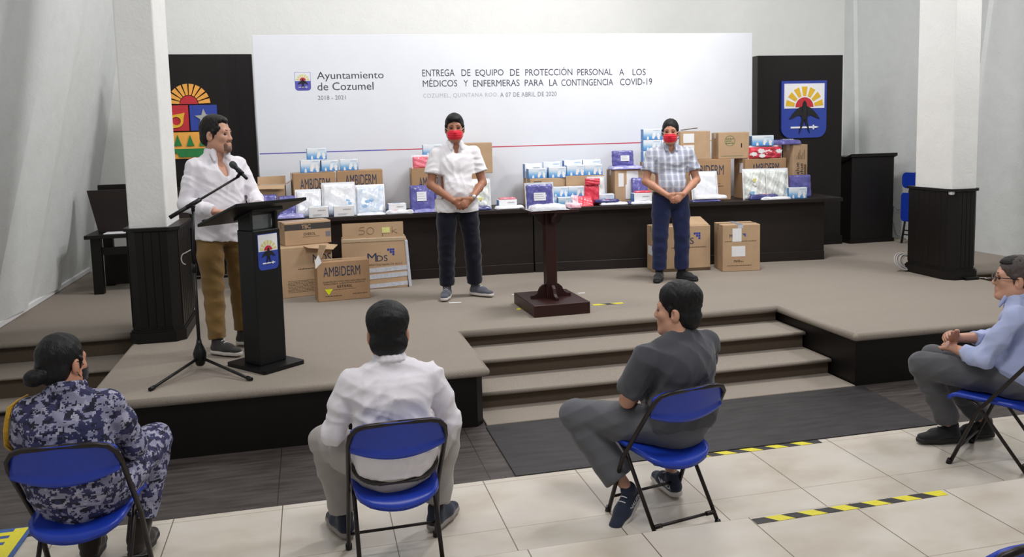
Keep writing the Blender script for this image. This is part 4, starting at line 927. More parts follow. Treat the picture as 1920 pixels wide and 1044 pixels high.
# ---- centre group on the seam
t, wd, ht, zC = put_carton('torn kraft carton left of the centre glove box pile behind the pedestal', 994, 1060, 334, 0.34, 0.3, rot=0.14, group=AMB)
cmark(t, wd, ht, .1, .32, .82, .9, M_INKBR, 'torn_patch')
t, wd, ht, zD = put_carton('kraft carton right of the centre glove box pile behind the red packs', 1062, 1132, 329, 0.34, 0.3, rot=0.0, group=AMB)
nm = 'of the glove box pile on the centre cartons'
za = put_glove('leftmost front row glove box of the centre pile behind the pedestal', 991, 1025, 314, 0.36, z=zC, rot=0.1, ht=.115)
zb_ = put_glove('second front row glove box from the left in the centre pile behind the pedestal', 1029, 1061, 311, 0.36, z=zC, rot=-0.05, ht=.125)
zc = put_glove('third front row glove box from the left in the centre pile behind the pedestal', 1063, 1096, 307, 0.36, z=zD, rot=0.02, ht=.125)
zd = put_glove('rightmost front row glove box of the centre pile behind the pedestal', 1097, 1129, 306, 0.36, z=zD, rot=0.0, ht=.125)
put_glove('plain white box at the back left of the centre pile behind the pedestal', 984, 1016, 303, 0.49, z=zC, rot=0.12, plain=True, ht=.17, dp=.1)
put_glove('second back row box from the left in the centre pile behind the pedestal', 1019, 1050, 299, 0.49, z=zC, rot=-0.1, ht=.185, dp=.1)
put_glove('third back row box from the left in the centre pile behind the pedestal', 1058, 1091, 296, 0.49, z=zD, rot=0.06, ht=.18, dp=.1)
put_glove('rightmost back row box of the centre pile behind the pedestal', 1093, 1126, 297, 0.49, z=zD, rot=0.0, ht=.18, dp=.1)
zi = put_glove('lower glove box hidden behind the small bag, left under the centre pile', 1034, 1065, 361, 0.2, rot=0.0, ht=.105)
zj = put_glove('lower glove box left of the red packs, right under the centre pile', 1066, 1098, 361, 0.2, rot=0.04, ht=.105)
put_glove('glove box in the second layer below the centre pile, left one', 1034, 1065, 338, 0.2, z=zi, rot=0.02, ht=.115)
put_glove('glove box in the second layer below the centre pile, right one', 1066, 1097, 336, 0.2, z=zj, rot=0.0, ht=.115)
put_glove('glove box at the front beside the purple pack of the pedestal', 1047, 1072, 363, 0.07, rot=0.02, ht=.11, dp=.1)
x, y, wd, zt = spot(1099, 1131, .24, 334)
put_pack('cloth_pack', 'white bag with red cloth standing at the right of the red packs', 'wrapped pack', 1104, 1132, 334, 0.235, M_CPACK, lean=.05, th=.05, seed=17, bag=True, group='red and white packs on the tables')
put_pack('cloth_pack', 'lower of two red packs right of the centre glove boxes', 'wrapped pack', 1097, 1124, 347, 0.165, M_RED, lean=.08, th=.05, seed=18, group='red and white packs on the tables')
zr = at_y(1110, 347, yat(1110, .165))[2]
put_pack('cloth_pack', 'upper of two red packs right of the centre glove boxes', 'wrapped pack', 1098, 1125, 334, 0.165, M_RED, z=zr + .002, lean=.08, th=.05, seed=43, group='red and white packs on the tables')
put_flat('cloth_pack', 'red pack lying behind the lowest red pack at the centre of the table', 'wrapped pack', 1074, 1096, 0.10, 0.085, 0.065, M_RED, seed=19, group='red and white packs on the tables')
put_pack('cloth_pack', 'lowest red pack at the table edge right of the pedestal', 'wrapped pack', 1085, 1113, 367, 0.03, M_RED, lean=.7, th=.04, seed=20, group='red and white packs on the tables')
put_pack('cloth_pack', 'small white pack with red print left of the lowest red pack', 'wrapped pack', 1073, 1086, 366, 0.05, M_PKW, lean=.5, th=.03, seed=21, group='red and white packs on the tables')
put_glove('lone glove box behind the round red and navy pack right of the red packs', 1116, 1151, 349, 0.2, rot=-0.02, ht=.12)
put_flat('white_pouch', 'white pack under the round navy pack right of the red packs', 'pouch', 1127, 1178, 0.05, 0.16, 0.028, M_WPACK, seed=22, rnd=.4)
put_flat('cloth_pack', 'round navy pack with red top lying right of the red packs', 'wrapped pack', 1117, 1163, 0.06, 0.13, 0.03, M_NAVYP, z=TT + .033, seed=23, rnd=.95, dots=[(0, .1, .055, M_RED)], group='wrapped packs on the tables')
# ---- left of the man in the plaid shirt
t, wd, ht, zP = put_carton('kraft carton with white papers under the purple packs left of the plaid shirt', 1153, 1207, 318, 0.3, 0.3, rot=0.1, group=AMB)
cmark(t, wd, ht, .12, .30, .50, .9, M_PAPER, 'shipping_label'); cmark(t, wd, ht, .40, .80, .45, .96, M_PAPER, 'shipping_label'); cmark(t, wd, ht, .36, .60, .12, .55, M_PAPER, 'shipping_label', .004)
x, y, wd, _ = spot(1149, 1207, .27, 318)
cloth_pack('cloth_pack', 'lavender pack lying flat on the carton left of the plaid shirt', 'wrapped pack', x, y, zP, wd, .26, .045, table_rz(x), M_LAV, flat=True, seed=24, group='wrapped packs on the tables')
put_pack('cloth_pack', 'purple pack with white label standing highest, left of the plaid shirt', 'wrapped pack', 1149, 1188, 282, 0.36, M_PURP, z=zP + .047, lean=0.12, seed=25, paper=(.38, .78, .30, .66), group='wrapped packs on the tables')
put_pack('cloth_pack', 'purple pack leaning behind the white box left of the plaid shirt', 'wrapped pack', 1187, 1216, 333, 0.2, M_PURP, lean=0.2, seed=26, group='wrapped packs on the tables')
zz = put_glove('white box with red top left of the elbow of the plaid shirt', 1189, 1222, 347, 0.10, plain=True, rot=0.12, ht=.125, group='plain white boxes on the tables')
put_flat('cloth_pack', 'red pack lying on the white box beside the plaid shirt', 'wrapped pack', 1192, 1221, 0.12, 0.08, 0.02, M_RED, z=zz + .001, seed=27, rip=.003, group='red and white packs on the tables')
put_flat('white_pouch', 'white pack lying at the table edge left of the plaid shirt', 'pouch', 1186, 1226, 0.02, 0.075, 0.03, M_WPACK, seed=28, rnd=.5)
put_flat('cloth_pack', 'small navy pack lying left of the white box by the plaid shirt', 'wrapped pack', 1179, 1187, 0.08, 0.12, 0.03, M_NAVYP, seed=29, group='wrapped packs on the tables')
t, wd, ht, zQ = put_carton('kraft carton hidden behind the plaid shirt under the tall glove box stack', 1212, 1275, 303, 0.36, 0.26, group=AMB)
z_ = zQ
rows = (('bottom', 281), ('middle', 259), ('top', 237))
for nm, vt in rows:
    x, y, wd, zt = spot(1207, 1240, .38, vt)
    hgt = min(.13, zt - z_)
    put_glove('left glove box in the ' + nm + ' row of the stack behind the plaid shirt', 1207, 1239, vt, 0.38, z=z_, ht=hgt)
    put_glove('right glove box in the ' + nm + ' row of the stack behind the plaid shirt', 1241, 1273, vt, 0.38, z=z_, ht=hgt); z_ += hgt + .0008
# ---- right group
t, wd, ht, zS = put_carton('printed carton right behind the plaid shirt, under the labelled kraft carton', 1290, 1366, 299, 0.3, 0.32, rot=-0.16, m=M_CARD2, group=AMB)
ctext(t, wd, ht, 'AMBIDERM', .06, .84, .62, .86, M_INKB); clines(t, wd, ht, .64, .84, (.33, .40), M_INKK); clines(t, wd, ht, .7, .86, (.06,), M_INKK)
b = MB(); b.box(wd / 2, wd / 2 + .0015, .05, .13, ht * .55, ht * .9, M_PAPER); b.build('shipping_label', parent=t)
t, wd, ht, z2 = put_carton('kraft carton with white shipping labels highest behind the plaid shirt', 1277, 1330, 246, 0.32, 0.26, z=zS, rot=-0.03, group=AMB)
cmark(t, wd, ht, .10, .46, .6, .92, M_PAPER, 'shipping_label'); cmark(t, wd, ht, .10, .46, .15, .52, M_PAPER, 'shipping_label')
b = MB(); b.box(-wd * .4, wd * .1, .02, .12, ht + .012, ht + .02, M_INKBR, xf=lambda p: (p[0], p[1], p[2] + (p[0] + wd * .4) * .12)); b.build('lifted_flap', parent=t)
t, wd, ht, zT = put_carton('printed carton behind the clear bags at the right table end', 1398, 1474, 297, 0.27, 0.28, rot=0.12, m=M_CARD2, group=AMB)
ctext(t, wd, ht, 'AMBIDERM', .16, .82, .66, .88, M_INKB)
b = MB(); b.box(-wd / 2 - .0015, -wd / 2, .06, .14, ht * .65, ht * .9, M_PAPER); b.build('shipping_label', parent=t)
t, wd, ht, z2 = put_carton('kraft carton with green round print bridging the two right printed cartons', 1349, 1403, 248, 0.3, 0.26, z=max(zS, zT) + .001, rot=-0.03, group=AMB)
b = MB(); n = 24; R_ = wd * .155; cx, cz = -wd * .13, ht * .68
for k in range(n):
    a, c = 2 * PI * k / n, 2 * PI * (k + 1) / n
    b.prism([(cx + R_ * math.cos(a), cz + R_ * math.sin(a)), (cx + R_ * 1.07 * math.cos(a), cz + R_ * 1.07 * math.sin(a)), (cx + R_ * 1.07 * math.cos(c), cz + R_ * 1.07 * math.sin(c)), (cx + R_ * math.cos(c), cz + R_ * math.sin(c))], -.0015, 0, M_GREEN)
b.build('green_ring', parent=t); clines(t, wd, ht, .24, .50, (.74, .66, .58), M_GREEN, .009); clines(t, wd, ht, .08, .82, (.1,), M_GREEN, .004); cmark(t, wd, ht, .73, .765, .42, .58, M_INKK, 'hand_hole')
x, y, wd, _ = spot(1408, 1468, .27, 280)
cloth_pack('cloth_pack', 'bag of red and white packs lying on the printed carton at the right table end', 'wrapped pack', x, y, zT, wd, at_y(1440, 275, y)[2] - zT, .1, table_rz(x) + .1, M_RED, seed=30, rip=.014, lean=.04, bag=True, dots=[(-.8, -.2, .04, M_PAPER), (-.35, .3, .045, M_PAPER), (-.3, -.5, .04, M_PAPER), (.1, .1, .045, M_PAPER), (.75, .2, .04, M_PAPER)], group='red and white packs on the tables')
zz = at_y(1440, 275, y)[2]
put_glove('glove box alone on top of the red and white bag at the right', 1412, 1449, 254, 0.29, z=zz + .012, rot=-.08)
t, wd, ht, zV = put_carton('tall narrow carton at the right table end under a purple pack', 1487, 1515, 271, 0.30, 0.2, rot=0.2, m=M_CARD, group=AMB)
me = text_mesh('Value', 0, ht * .2, 0, wd * .2, -0.0016); 
def vtext(s, z0, z1, xa, xb, m):
    me = text_mesh(s, z0, z1, 0, xb - xa, -0.0016)
    for v in me.vertices: v.co = (xb - v.co[2], v.co[1], v.co[0])
    for v in me.vertices: pass
    o = from_mesh('lettering', me, m, t)
vtext('Value', ht * .34, ht * .66, -wd * .34, -wd * .08, M_INKK); vtext('blue', ht * .40, ht * .64, -wd * .04, wd * .2, M_INKK)
b = MB()
for k in range(9): b.box(wd * (.26 + .018 * k), wd * (.265 + .018 * k), -.0015, 0, ht * .40, ht * .62, M_INKBR)
for k in range(6): b.box(wd * (-.25 + .1 * k), wd * (-.22 + .1 * k), -.0015, 0, ht * .72, ht * (.80 + .05 * (k % 3)), M_INKBR)
b.build('fine_print', parent=t)
x, y, wd, _ = spot(1466, 1505, .24, 262)
cloth_pack('cloth_pack', 'purple pack with white label lying on the tall narrow carton', 'wrapped pack', x + .02, y + .02, zV, wd, .28, .06, table_rz(x) + .25, M_PURP, flat=True, seed=31, paper=(.45, .78, .3, .6), group='wrapped packs on the tables')
put_pack('white_pack', 'white pack leaning on the printed carton right behind the plaid shirt', 'wrapped pack', 1302, 1346, 324, 0.17, M_WPACK, lean=.2, seed=32, bag=True)
put_flat('white_pouch', 'white pack lying with its tip pointing right, beside the plaid shirt', 'pouch', 1306, 1364, 0.03, 0.12, 0.045, M_WPACK, z=TT + .03, seed=33, rnd=.5)
put_flat('cloth_pack', 'navy pack lying under the white pack right of the plaid shirt', 'wrapped pack', 1300, 1352, 0.02, 0.13, 0.022, M_NAVYP, seed=34, rip=.003, group='wrapped packs on the tables')
put_pack('white_pack', 'clear bag of white masks leaning left on the right end carton', 'wrapped pack', 1399, 1438, 319, 0.12, M_CPACK, lean=.12, th=.07, seed=35, rip=.014, bag=True, dots=[(.0, .3, .04, M_PYEL), (.05, .05, .035, M_PAPER), (-.3, -.55, .035, M_LBLUE)])
put_pack('white_pack', 'clear bag of white goods leaning right on the right end carton', 'wrapped pack', 1443, 1479, 318, 0.11, M_CPACK, lean=.12, th=.07, seed=36, rip=.014, bag=True)
put_flat('cloth_pack', 'navy and red pack lying in front of the clear bags at the right end', 'wrapped pack', 1408, 1460, 0.045, 0.06, 0.06, M_NAVYP, seed=37, dots=[(-.1, .2, .03, M_RED), (.2, .1, .028, M_PINK)], group='wrapped packs on the tables')
put_flat('white_pouch', 'long white pouch at the table edge under the clear bags at the right end', 'pouch', 1430, 1483, 0.0, 0.05, 0.03, M_WPACK, seed=38, rnd=.7)
zz = put_glove('glove box at the right table end in front of the leaning purple pack', 1481, 1512, 342, 0.07, rot=-.05, ht=.13, dp=.085)
put_pack('cloth_pack', 'purple pack leaning on the tall carton at the right table end', 'wrapped pack', 1484, 1522, 328, 0.185, M_PURP, lean=.12, th=.04, seed=39, group='wrapped packs on the tables')
# ---- on the pedestal
p = at_y(1020, 394, 2.58); wd = at_y(1045, 380, 2.6)[0] - at_y(995, 380, 2.6)[0]; hh = at_y(1020, 345, 2.66)[2] - PTOP
cloth_pack('cloth_pack', 'purple pack with white label standing on the mahogany pedestal', 'wrapped pack', p[0] - .02, 2.61, PTOP, wd, hh / math.cos(.15), .035, .03, M_PURP, lean=.15, seed=40, paper=(.26, .70, .34, .66), rnd=.08, rip=.006, bag=True, group='wrapped packs on the tables')
cloth_pack('white_pouch', 'white pack lying at the front of the mahogany pedestal', 'pouch', at_y(1030, 396, 2.45)[0], 2.42, PTOP, .33, .18, .045, .03, M_WPACK, flat=True, seed=41, rnd=.5, bag=True)
cloth_pack('white_pouch', 'white pouch with pink print at the right of the mahogany pedestal', 'pouch', at_y(1079, 390, 2.5)[0] + .0, 2.47, PTOP, .125, .17, .04, .03, M_PKW, flat=True, seed=42, rnd=.7)
# ---- cartons on the stage floor, left
def floor_carton(label, u0, v0, u1, v1, vt, dp, **k):
    """front bottom edge from pixel (u0,v0) to (u1,v1), front top at vt (middle)"""
    a = at_z(u0, v0, SH); c = at_z(u1, v1, SH); rz = math.atan2(c[1] - a[1], c[0] - a[0]); wd = math.hypot(c[0] - a[0], c[1] - a[1])
    m_ = (a + c) / 2; ht = at_y((u0 + u1) / 2, vt, m_[1])[2] - SH
    return carton(label, m_[0], m_[1], SH, wd, dp, ht, rz, group='cartons on the stage floor', **k), wd, ht, m_, rz
def squares(t, wd, ht, u, v, s, m):
    b = MB()
    for i, j in ((0, 2), (1, 2), (2, 2), (1, 1), (2, 1), (2, 0)):
        b.box(-wd / 2 + u * wd + i * s * 1.2, -wd / 2 + u * wd + i * s * 1.2 + s, -.0016, 0, v * ht + j * s * 1.2, v * ht + j * s * 1.2 + s, m)
    b.build('printed_squares', parent=t)
tA, wdA, htA, mA, rzA = floor_carton('printed carton with yellow triangle standing in front on the stage carpet', 597, 567, 695, 558, 489, 0.22, m=M_CARD2)
ctext(tA, wdA, htA, 'AMBIDERM', .12, .82, .63, .87, M_INKB); ctext(tA, wdA, htA, 'GUANTES DE LATEX PARA EXPLORACION', .10, .92, .475, .51, M_INKK); ctext(tA, wdA, htA, 'DESECHABLES, AMBIDIESTROS, ESTERILES', .12, .90, .42, .455, M_INKK)
ctext(tA, wdA, htA, 'ESTERIL', .37, .66, .33, .395, M_INKK, .01); clines(tA, wdA, htA, .3, .72, (.285,), M_INKBR, .004); clines(tA, wdA, htA, .14, .45, (.12,), M_INKBR, .008); clines(tA, wdA, htA, .66, .94, (.14,), M_INKBR, .008)
b = MB(); b.prism([(-wdA * .37, htA * .31), (-wdA * .22, htA * .31), (-wdA * .295, htA * .16)], -.0025, 0, M_NEON); b.build('yellow_triangle_sticker', parent=tA)
b = MB(); P = [(-wdA / 2 - .002, .0, htA - .06), (-wdA / 2 - .002, .12, htA - .06), (-wdA / 2 + .06, .16, htA + .15), (-wdA / 2 + .11, .02, htA + .16)]
b.poly(P + [(p[0] - .006, p[1], p[2] + .004) for p in P], [(0, 1, 2, 3), (7, 6, 5, 4), (0, 4, 5, 1), (1, 5, 6, 2), (2, 6, 7, 3), (3, 7, 4, 0)], M_CARD); b.build('raised_flap', parent=tA)
b = MB(); b.poly([(p[0] - .01, p[1] - .004, p[2] + .002) for p in P[:1]] + [(-wdA / 2 - .015, -.004, htA + .02), (-wdA / 2 + .02, -.004, htA + .08), (-wdA / 2 + .05, -.004, htA + .0)], [(0, 1, 2, 3)], M_PAPER); b.build('torn_tape', parent=tA)
tB, wdB, htB, mB, rzB = floor_carton('large kraft carton standing right behind the lectern, under the overall carton', 530, 560, 626, 550, 462, 0.42, m=M_CARD)
ctext(tB, wdB, htB, 'MDS', .62, .98, .66, .84, M_INKB); clines(tB, wdB, htB, .32, .95, (.55,), M_INKBR, .008); clines(tB, wdB, htB, .12, .7, [.10 + .028 * k for k in range(9)], M_INKBR, .004)
b = MB(); P = [(-wdB * .05, .02, htB), (wdB * .3, .02, htB + .012), (wdB * .62, .0, htB - .01), (wdB * .5, -.06, htB - .045), (wdB * .0, -.09, htB - .005)]
b.poly(P + [(p[0], p[1] + .002, p[2] + .006) for p in P], [(0, 1, 2, 3, 4), (9, 8, 7, 6, 5)] + [(i, 5 + i, 5 + (i + 1) % 5, (i + 1) % 5) for i in range(5)], M_CARD); b.build('open_flap', parent=tB)
a = at_y(533, 460, mB[1] + .12); c = at_y(624, 452, mB[1] + .06); zz = SH + htB + .002; wd = c[0] - a[0]; ht = at_y(580, 416, mB[1] + .1)[2] - zz
tC = carton('small kraft carton with dark band on top of the large carton by the lectern', (a[0] + c[0]) / 2, mB[1] + .155, zz, wd, 0.26, ht, rzB + .08, group='cartons on the stage floor')
cmark(tC, wd, ht, 0, 1, .66, .92, M_DBAND, 'dark_band'); ctext(tC, wd, ht, 'TBC', .36, .56, .70, .88, M_CARD, .02)
for ch in [c_ for c_ in tC.children if c_.name.startswith('lettering')]:
    for v in ch.data.vertices: v.co.y -= .0015
ctext(tC, wd, ht, 'OVEROL', .40, .66, .40, .52, M_INKK); cmark(tC, wd, ht, .38, .74, .34, .35, M_INKBR, 'printed_line'); cmark(tC, wd, ht, .88, .985, .30, .52, M_INKM, 'printed_label')
tD, wdD, htD, mD, rzD = floor_carton('large carton wrapped in white plastic with a handwritten flap at the table front', 644, 545, 765, 538, 448, 0.34, m=M_CARD)
ctext(tD, wdD, htD, 'M', .39, .53, .55, .72, M_INKB); ctext(tD, wdD, htD, 'DS', .535, .70, .55, .67, M_INKB); squares(tD, wdD, htD, .70, .66, wdD * .032, M_EBLUE); ctext(tD, wdD, htD, 'Medical Deng Supplies S.A. de C.V.', .38, .93, .46, .51, M_INKBR)
for v0, v1 in ((.02, .10), (.20, .29), (.33, .42)):
    b = MB(); b.box(-wdD * .5, wdD * .5, -.003, 0, v0 * htD, v1 * htD, M_TAPEW, xf=lambda p: (p[0], p[1], p[2] + p[0] * .05)); b.build('plastic_band', parent=tD)
b = MB(); b.box(wdD / 2 - .02, wdD / 2 + .012, -.006, .3, 0.0, htD * .95, M_TAPEW, .006, 2, xf=lambda p: (p[0] + .03 * (1 - p[2] / htD), p[1], p[2])); b.build('plastic_side', parent=tD)
fh = at_y(702, 417, mD[1] + .02)[2] - SH
b = MB(); b.box(-wdD * .5 + .015, wdD * .46, 0.01, .016, htD - .004, fh, M_CARD); b.build('raised_flap', parent=tD)
def scribble(pts, name='handwriting'):
    x0, x1, z0, z1 = -wdD * .24, wdD * .40, htD + (fh - htD) * .26, htD + (fh - htD) * .76; b = MB()
    for st in pts: b.tube([(x0 + (x1 - x0) * p[0], .0085, z0 + (z1 - z0) * p[1]) for p in st], .0016, M_INKBR, 5)
    b.build(name, parent=tD)
scribble([[(.16, .98), (.06, .95), (.03, .6), (.12, .62), (.17, .42), (.12, .12), (.02, .1)]]); scribble([[(.30 + .085 * math.cos(a), .5 + .42 * math.sin(a)) for a in [k * .45 for k in range(15)]]])
scribble([[(.60, .62), (.59, -.25)], [(.60, .5), (.66, .66), (.71, .45), (.66, .22), (.60, .28)]]); scribble([[(.83, .95), (.82, .1)], [(.93, .6), (.83, .38), (.95, .08)]])
b = MB(); b.box(wdD * .13, wdD * .25, .007, .01, htD + (fh - htD) * .35, htD + (fh - htD) * .68, M_STICK); b.build('yellow_note', parent=tD)
b = MB(); b.box(-wdD * .5, wdD * .48, -.004, .06, htD - .03, htD + .012, M_TAPE, .006, 2); b.build('shiny_tape', parent=tD)
# ---- cartons on the stage floor, right
tE, wdE, htE, mE, rzE = floor_carton('printed carton behind the legs of the man in plaid shirt', 1228, 511, 1332, 506, 424, 0.30, m=M_CARD)
ctext(tE, wdE, htE, 'MDS', .36, .70, .60, .74, M_INKB); squares(tE, wdE, htE, .70, .70, wdE * .035, M_EBLUE); clines(tE, wdE, htE, .3, .92, (.52,), M_INKBR, .008); cmark(tE, wdE, htE, 0, 1, .0, .07, M_INKBR, 'painted_bottom_shadow')  # brown strip paints a shadow along the carton's bottom edge
b = MB(); b.box(-wdE / 2 - .002, -wdE / 2, .08, .25, htE * .35, htE * .55, M_PAPER); b.build('shipping_label', parent=tE)
b = MB(); P = [(-wdE * .1, .05, htE), (wdE * .5, .05, htE), (wdE * .46, .25, htE + .07), (wdE * .0, .25, htE + .08)]
b.poly(P + [(p[0], p[1], p[2] + .005) for p in P], [(0, 1, 2, 3), (7, 6, 5, 4), (0, 4, 5, 1), (1, 5, 6, 2), (2, 6, 7, 3), (3, 7, 4, 0)], M_CARD); b.build('lifted_flap', parent=tE)
tF, wdF, htF, mF, rzF = floor_carton('printed carton with two white labels standing free on the right stage floor', 1355, 509.5, 1425, 507, 421, 0.32, m=M_CARD)
cmark(tF, wdF, htF, .26, .50, .64, .92, M_PAPER, 'shipping_label'); cmark(tF, wdF, htF, .24, .60, .32, .54, M_PAPER, 'shipping_label'); clines(tF, wdF, htF, .28, .42, (.48,), M_RED, .008); clines(tF, wdF, htF, .28, .55, (.42, .38), M_INKM, .005)
clines(tF, wdF, htF, .06, .9, (.64,), M_INKBR, .006); clines(tF, wdF, htF, .3, .56, (.2, .23), M_INKBR, .008); clines(tF, wdF, htF, .12, .78, (.12,), M_INKBR, .006); ctext(tF, wdF, htF, 'M', .18, .26, .72, .80, M_INKB); squares(tF, wdF, htF, .53, .74, wdF * .025, M_EBLUE)
b = MB(); b.box(-wdF * .1, wdF * .04, -.002, .0, htF * .92, htF, M_TAPEW); b.box(-wdF * .1, wdF * .04, -.002, .32, htF + .0024, htF + .0034, M_TAPEW); b.build('tape_band', parent=tF)
# ------------------------------------------------------------------ people: smooth volumes meshed as one surface
def V3(*a): return np.array(a, dtype=np.float64)
def nrm(v): v = np.asarray(v, float); return v / (np.linalg.norm(v) + 1e-9)
class Vol:
    """smooth union of rounded limbs and ellipsoids on a grid, turned into one continuous mesh"""
    def __init__(s, vox=0.006): s.p = []; s.vox = vox; s.fold = None
    def rc(s, a, b, ra, rb, k=0.02, flat=None, op='u'):
        a = np.asarray(a, float); b = np.asarray(b, float); r = max(ra, rb)
        s.p.append(('rc', a, b, ra, rb, k, flat, op, np.minimum(a, b) - r * 1.02, np.maximum(a, b) + r * 1.02)); return s
    def chain(s, pts, rs, k=0.02, flat=None):
        for i in range(len(pts) - 1): s.rc(pts[i], pts[i + 1], rs[i], rs[i + 1], k, flat)
        return s
    def el(s, c, r, R=None, k=0.02, op='u'):
        c = np.asarray(c, float); r = np.asarray(r, float); m = r.max()
        s.p.append(('el', c, r, R, None, k, None, op, c - m * 1.02, c + m * 1.02)); return s
    def cut(s, o, n, within=None, k=0.004):
        """remove what lies on the +n side of the plane through o (inside the box `within` only)"""
        s.p.append(('cut', np.asarray(o, float), nrm(n), within, None, k, None, 'c', None, None)); return s
    def mesh(s):
        us = [p for p in s.p if p[7] == 'u']; h = s.vox
        lo = np.min([p[8] for p in us], 0) - 4 * h - 0.012; hi = np.max([p[9] for p in us], 0) + 4 * h + 0.012
        n = np.ceil((hi - lo) / h).astype(int) + 1
        D = np.full(n, 0.5, np.float32); ax = [lo[i] + h * np.arange(n[i]) for i in range(3)]
        for p in s.p:
            kind, op, k = p[0], p[7], p[5]
            if kind == 'cut':
                sl = tuple(slice(None) for _ in range(3))
                if p[3] is not None:
                    wl, wh = p[3]; i0 = np.clip(np.floor((np.asarray(wl) - lo) / h).astype(int), 0, n); i1 = np.clip(np.ceil((np.asarray(wh) - lo) / h).astype(int) + 1, 0, n)
                    sl = tuple(slice(i0[i], i1[i]) for i in range(3))
            else:
                mg = k + 3 * h + (0.03 if op == 'u' else 0.0)
                i0 = np.clip(np.floor((p[8] - mg - lo) / h).astype(int), 0, n); i1 = np.clip(np.ceil((p[9] + mg - lo) / h).astype(int) + 1, 0, n)
                sl = tuple(slice(i0[i], i1[i]) for i in range(3))
            X = [ax[i][sl[i]] for i in range(3)]
            if min(len(x) for x in X) == 0: continue
            x = X[0][:, None, None]; y = X[1][None, :, None]; z = X[2][None, None, :]
            if kind == 'cut':
                o, nn = p[1], p[2]; d = (x - o[0]) * nn[0] + (y - o[1]) * nn[1] + (z - o[2]) * nn[2]
                D[sl] = np.maximum(D[sl], d); continue
            if kind == 'rc':
                a, b, ra, rb, flat = p[1], p[2], p[3], p[4], p[6]
                px, py, pz = x - a[0], y - a[1], z - a[2]; ba = b - a
                if flat is not None:
                    fd, fs = nrm(flat[0]), flat[1]; g = 1 / fs - 1
                    t = (px * fd[0] + py * fd[1] + pz * fd[2]) * g; px, py, pz = px + t * fd[0], py + t * fd[1], pz + t * fd[2]
                    ba = ba + fd * (ba @ fd) * g
                L2 = float(ba @ ba) + 1e-12; t = np.clip((px * ba[0] + py * ba[1] + pz * ba[2]) / L2, 0, 1)
                d = np.sqrt((px - t * ba[0]) ** 2 + (py - t * ba[1]) ** 2 + (pz - t * ba[2]) ** 2) - (ra + (rb - ra) * t)
                if flat is not None: d = d * (0.5 + 0.5 * flat[1])
            else:
                c, r, R = p[1], p[2], p[3]; qx, qy, qz = x - c[0], y - c[1], z - c[2]
                if R is not None:
                    R = np.asarray(R); qx, qy, qz = qx * R[0][0] + qy * R[0][1] + qz * R[0][2], qx * R[1][0] + qy * R[1][1] + qz * R[1][2], qx * R[2][0] + qy * R[2][1] + qz * R[2][2]
                k0 = np.sqrt((qx / r[0]) ** 2 + (qy / r[1]) ** 2 + (qz / r[2]) ** 2); k1 = np.sqrt((qx / r[0] ** 2) ** 2 + (qy / r[1] ** 2) ** 2 + (qz / r[2] ** 2) ** 2) + 1e-9
                d = k0 * (k0 - 1) / k1
            d = d.astype(np.float32); A_ = D[sl]
            if op == 'u': hh = np.maximum(k - np.abs(A_ - d), 0) / k; D[sl] = np.minimum(A_, d) - hh * hh * k * 0.25
            else: d = -d; hh = np.maximum(k - np.abs(A_ - d), 0) / k; D[sl] = np.maximum(A_, d) + hh * hh * k * 0.25
        if s.fold is not None:
            near = np.abs(D) < 0.05; I_ = np.nonzero(near)
            P = np.stack([ax[i][I_[i]] for i in range(3)], 1); D[I_] -= s.fold(P).astype(np.float32)
        # surface nets
        S = D < 0; nx, ny, nz = D.shape
        cnt = np.zeros((nx - 1, ny - 1, nz - 1), np.int8)
        for i in (0, 1):
            for j in (0, 1):
                for k_ in (0, 1): cnt += S[i:nx - 1 + i, j:ny - 1 + j, k_:nz - 1 + k_]
        cells = np.argwhere((cnt > 0) & (cnt < 8)); idx = np.full(cnt.shape, -1, np.int32); idx[tuple(cells.T)] = np.arange(len(cells))
        acc = np.zeros((len(cells), 3)); num = np.zeros(len(cells)); cs = [(i, j, k_) for i in (0, 1) for j in (0, 1) for k_ in (0, 1)]
        val = {c: D[cells[:, 0] + c[0], cells[:, 1] + c[1], cells[:, 2] + c[2]] for c in cs}
        for c in cs:
            for a in range(3):
                if c[a]: continue
                e = list(c); e[a] = 1; e = tuple(e); va, vb = val[c], val[e]; m = (va < 0) != (vb < 0)
                t = np.where(m, va / np.where(m, va - vb, 1), 0); pos = np.tile(np.array(c, float), (len(cells), 1)); pos[:, a] = t
                acc[m] += pos[m]; num[m] += 1
        verts = lo + h * (cells + acc / num[:, None])
        faces = []
        for a in range(3):
            b_, c_ = (a + 1) % 3, (a + 2) % 3
            sa = [slice(None)] * 3; sb = [slice(None)] * 3; sa[a] = slice(0, D.shape[a] - 1); sb[a] = slice(1, None)
            ch = S[tuple(sa)] != S[tuple(sb)]; E_ = np.argwhere(ch)
            E_ = E_[(E_[:, b_] > 0) & (E_[:, c_] > 0) & (E_[:, b_] < D.shape[b_] - 1) & (E_[:, c_] < D.shape[c_] - 1)]
            q = []
            for db, dc in ((-1, -1), (0, -1), (0, 0), (-1, 0)):
                e = E_.copy(); e[:, b_] += db; e[:, c_] += dc; q.append(idx[tuple(e.T)])
            q = np.stack(q, 1); ins = S[tuple(E_.T)]; q[~ins] = q[~ins][:, ::-1]; faces.append(q)
        faces = np.concatenate(faces); faces = faces[(faces >= 0).all(1)]
        return verts, faces
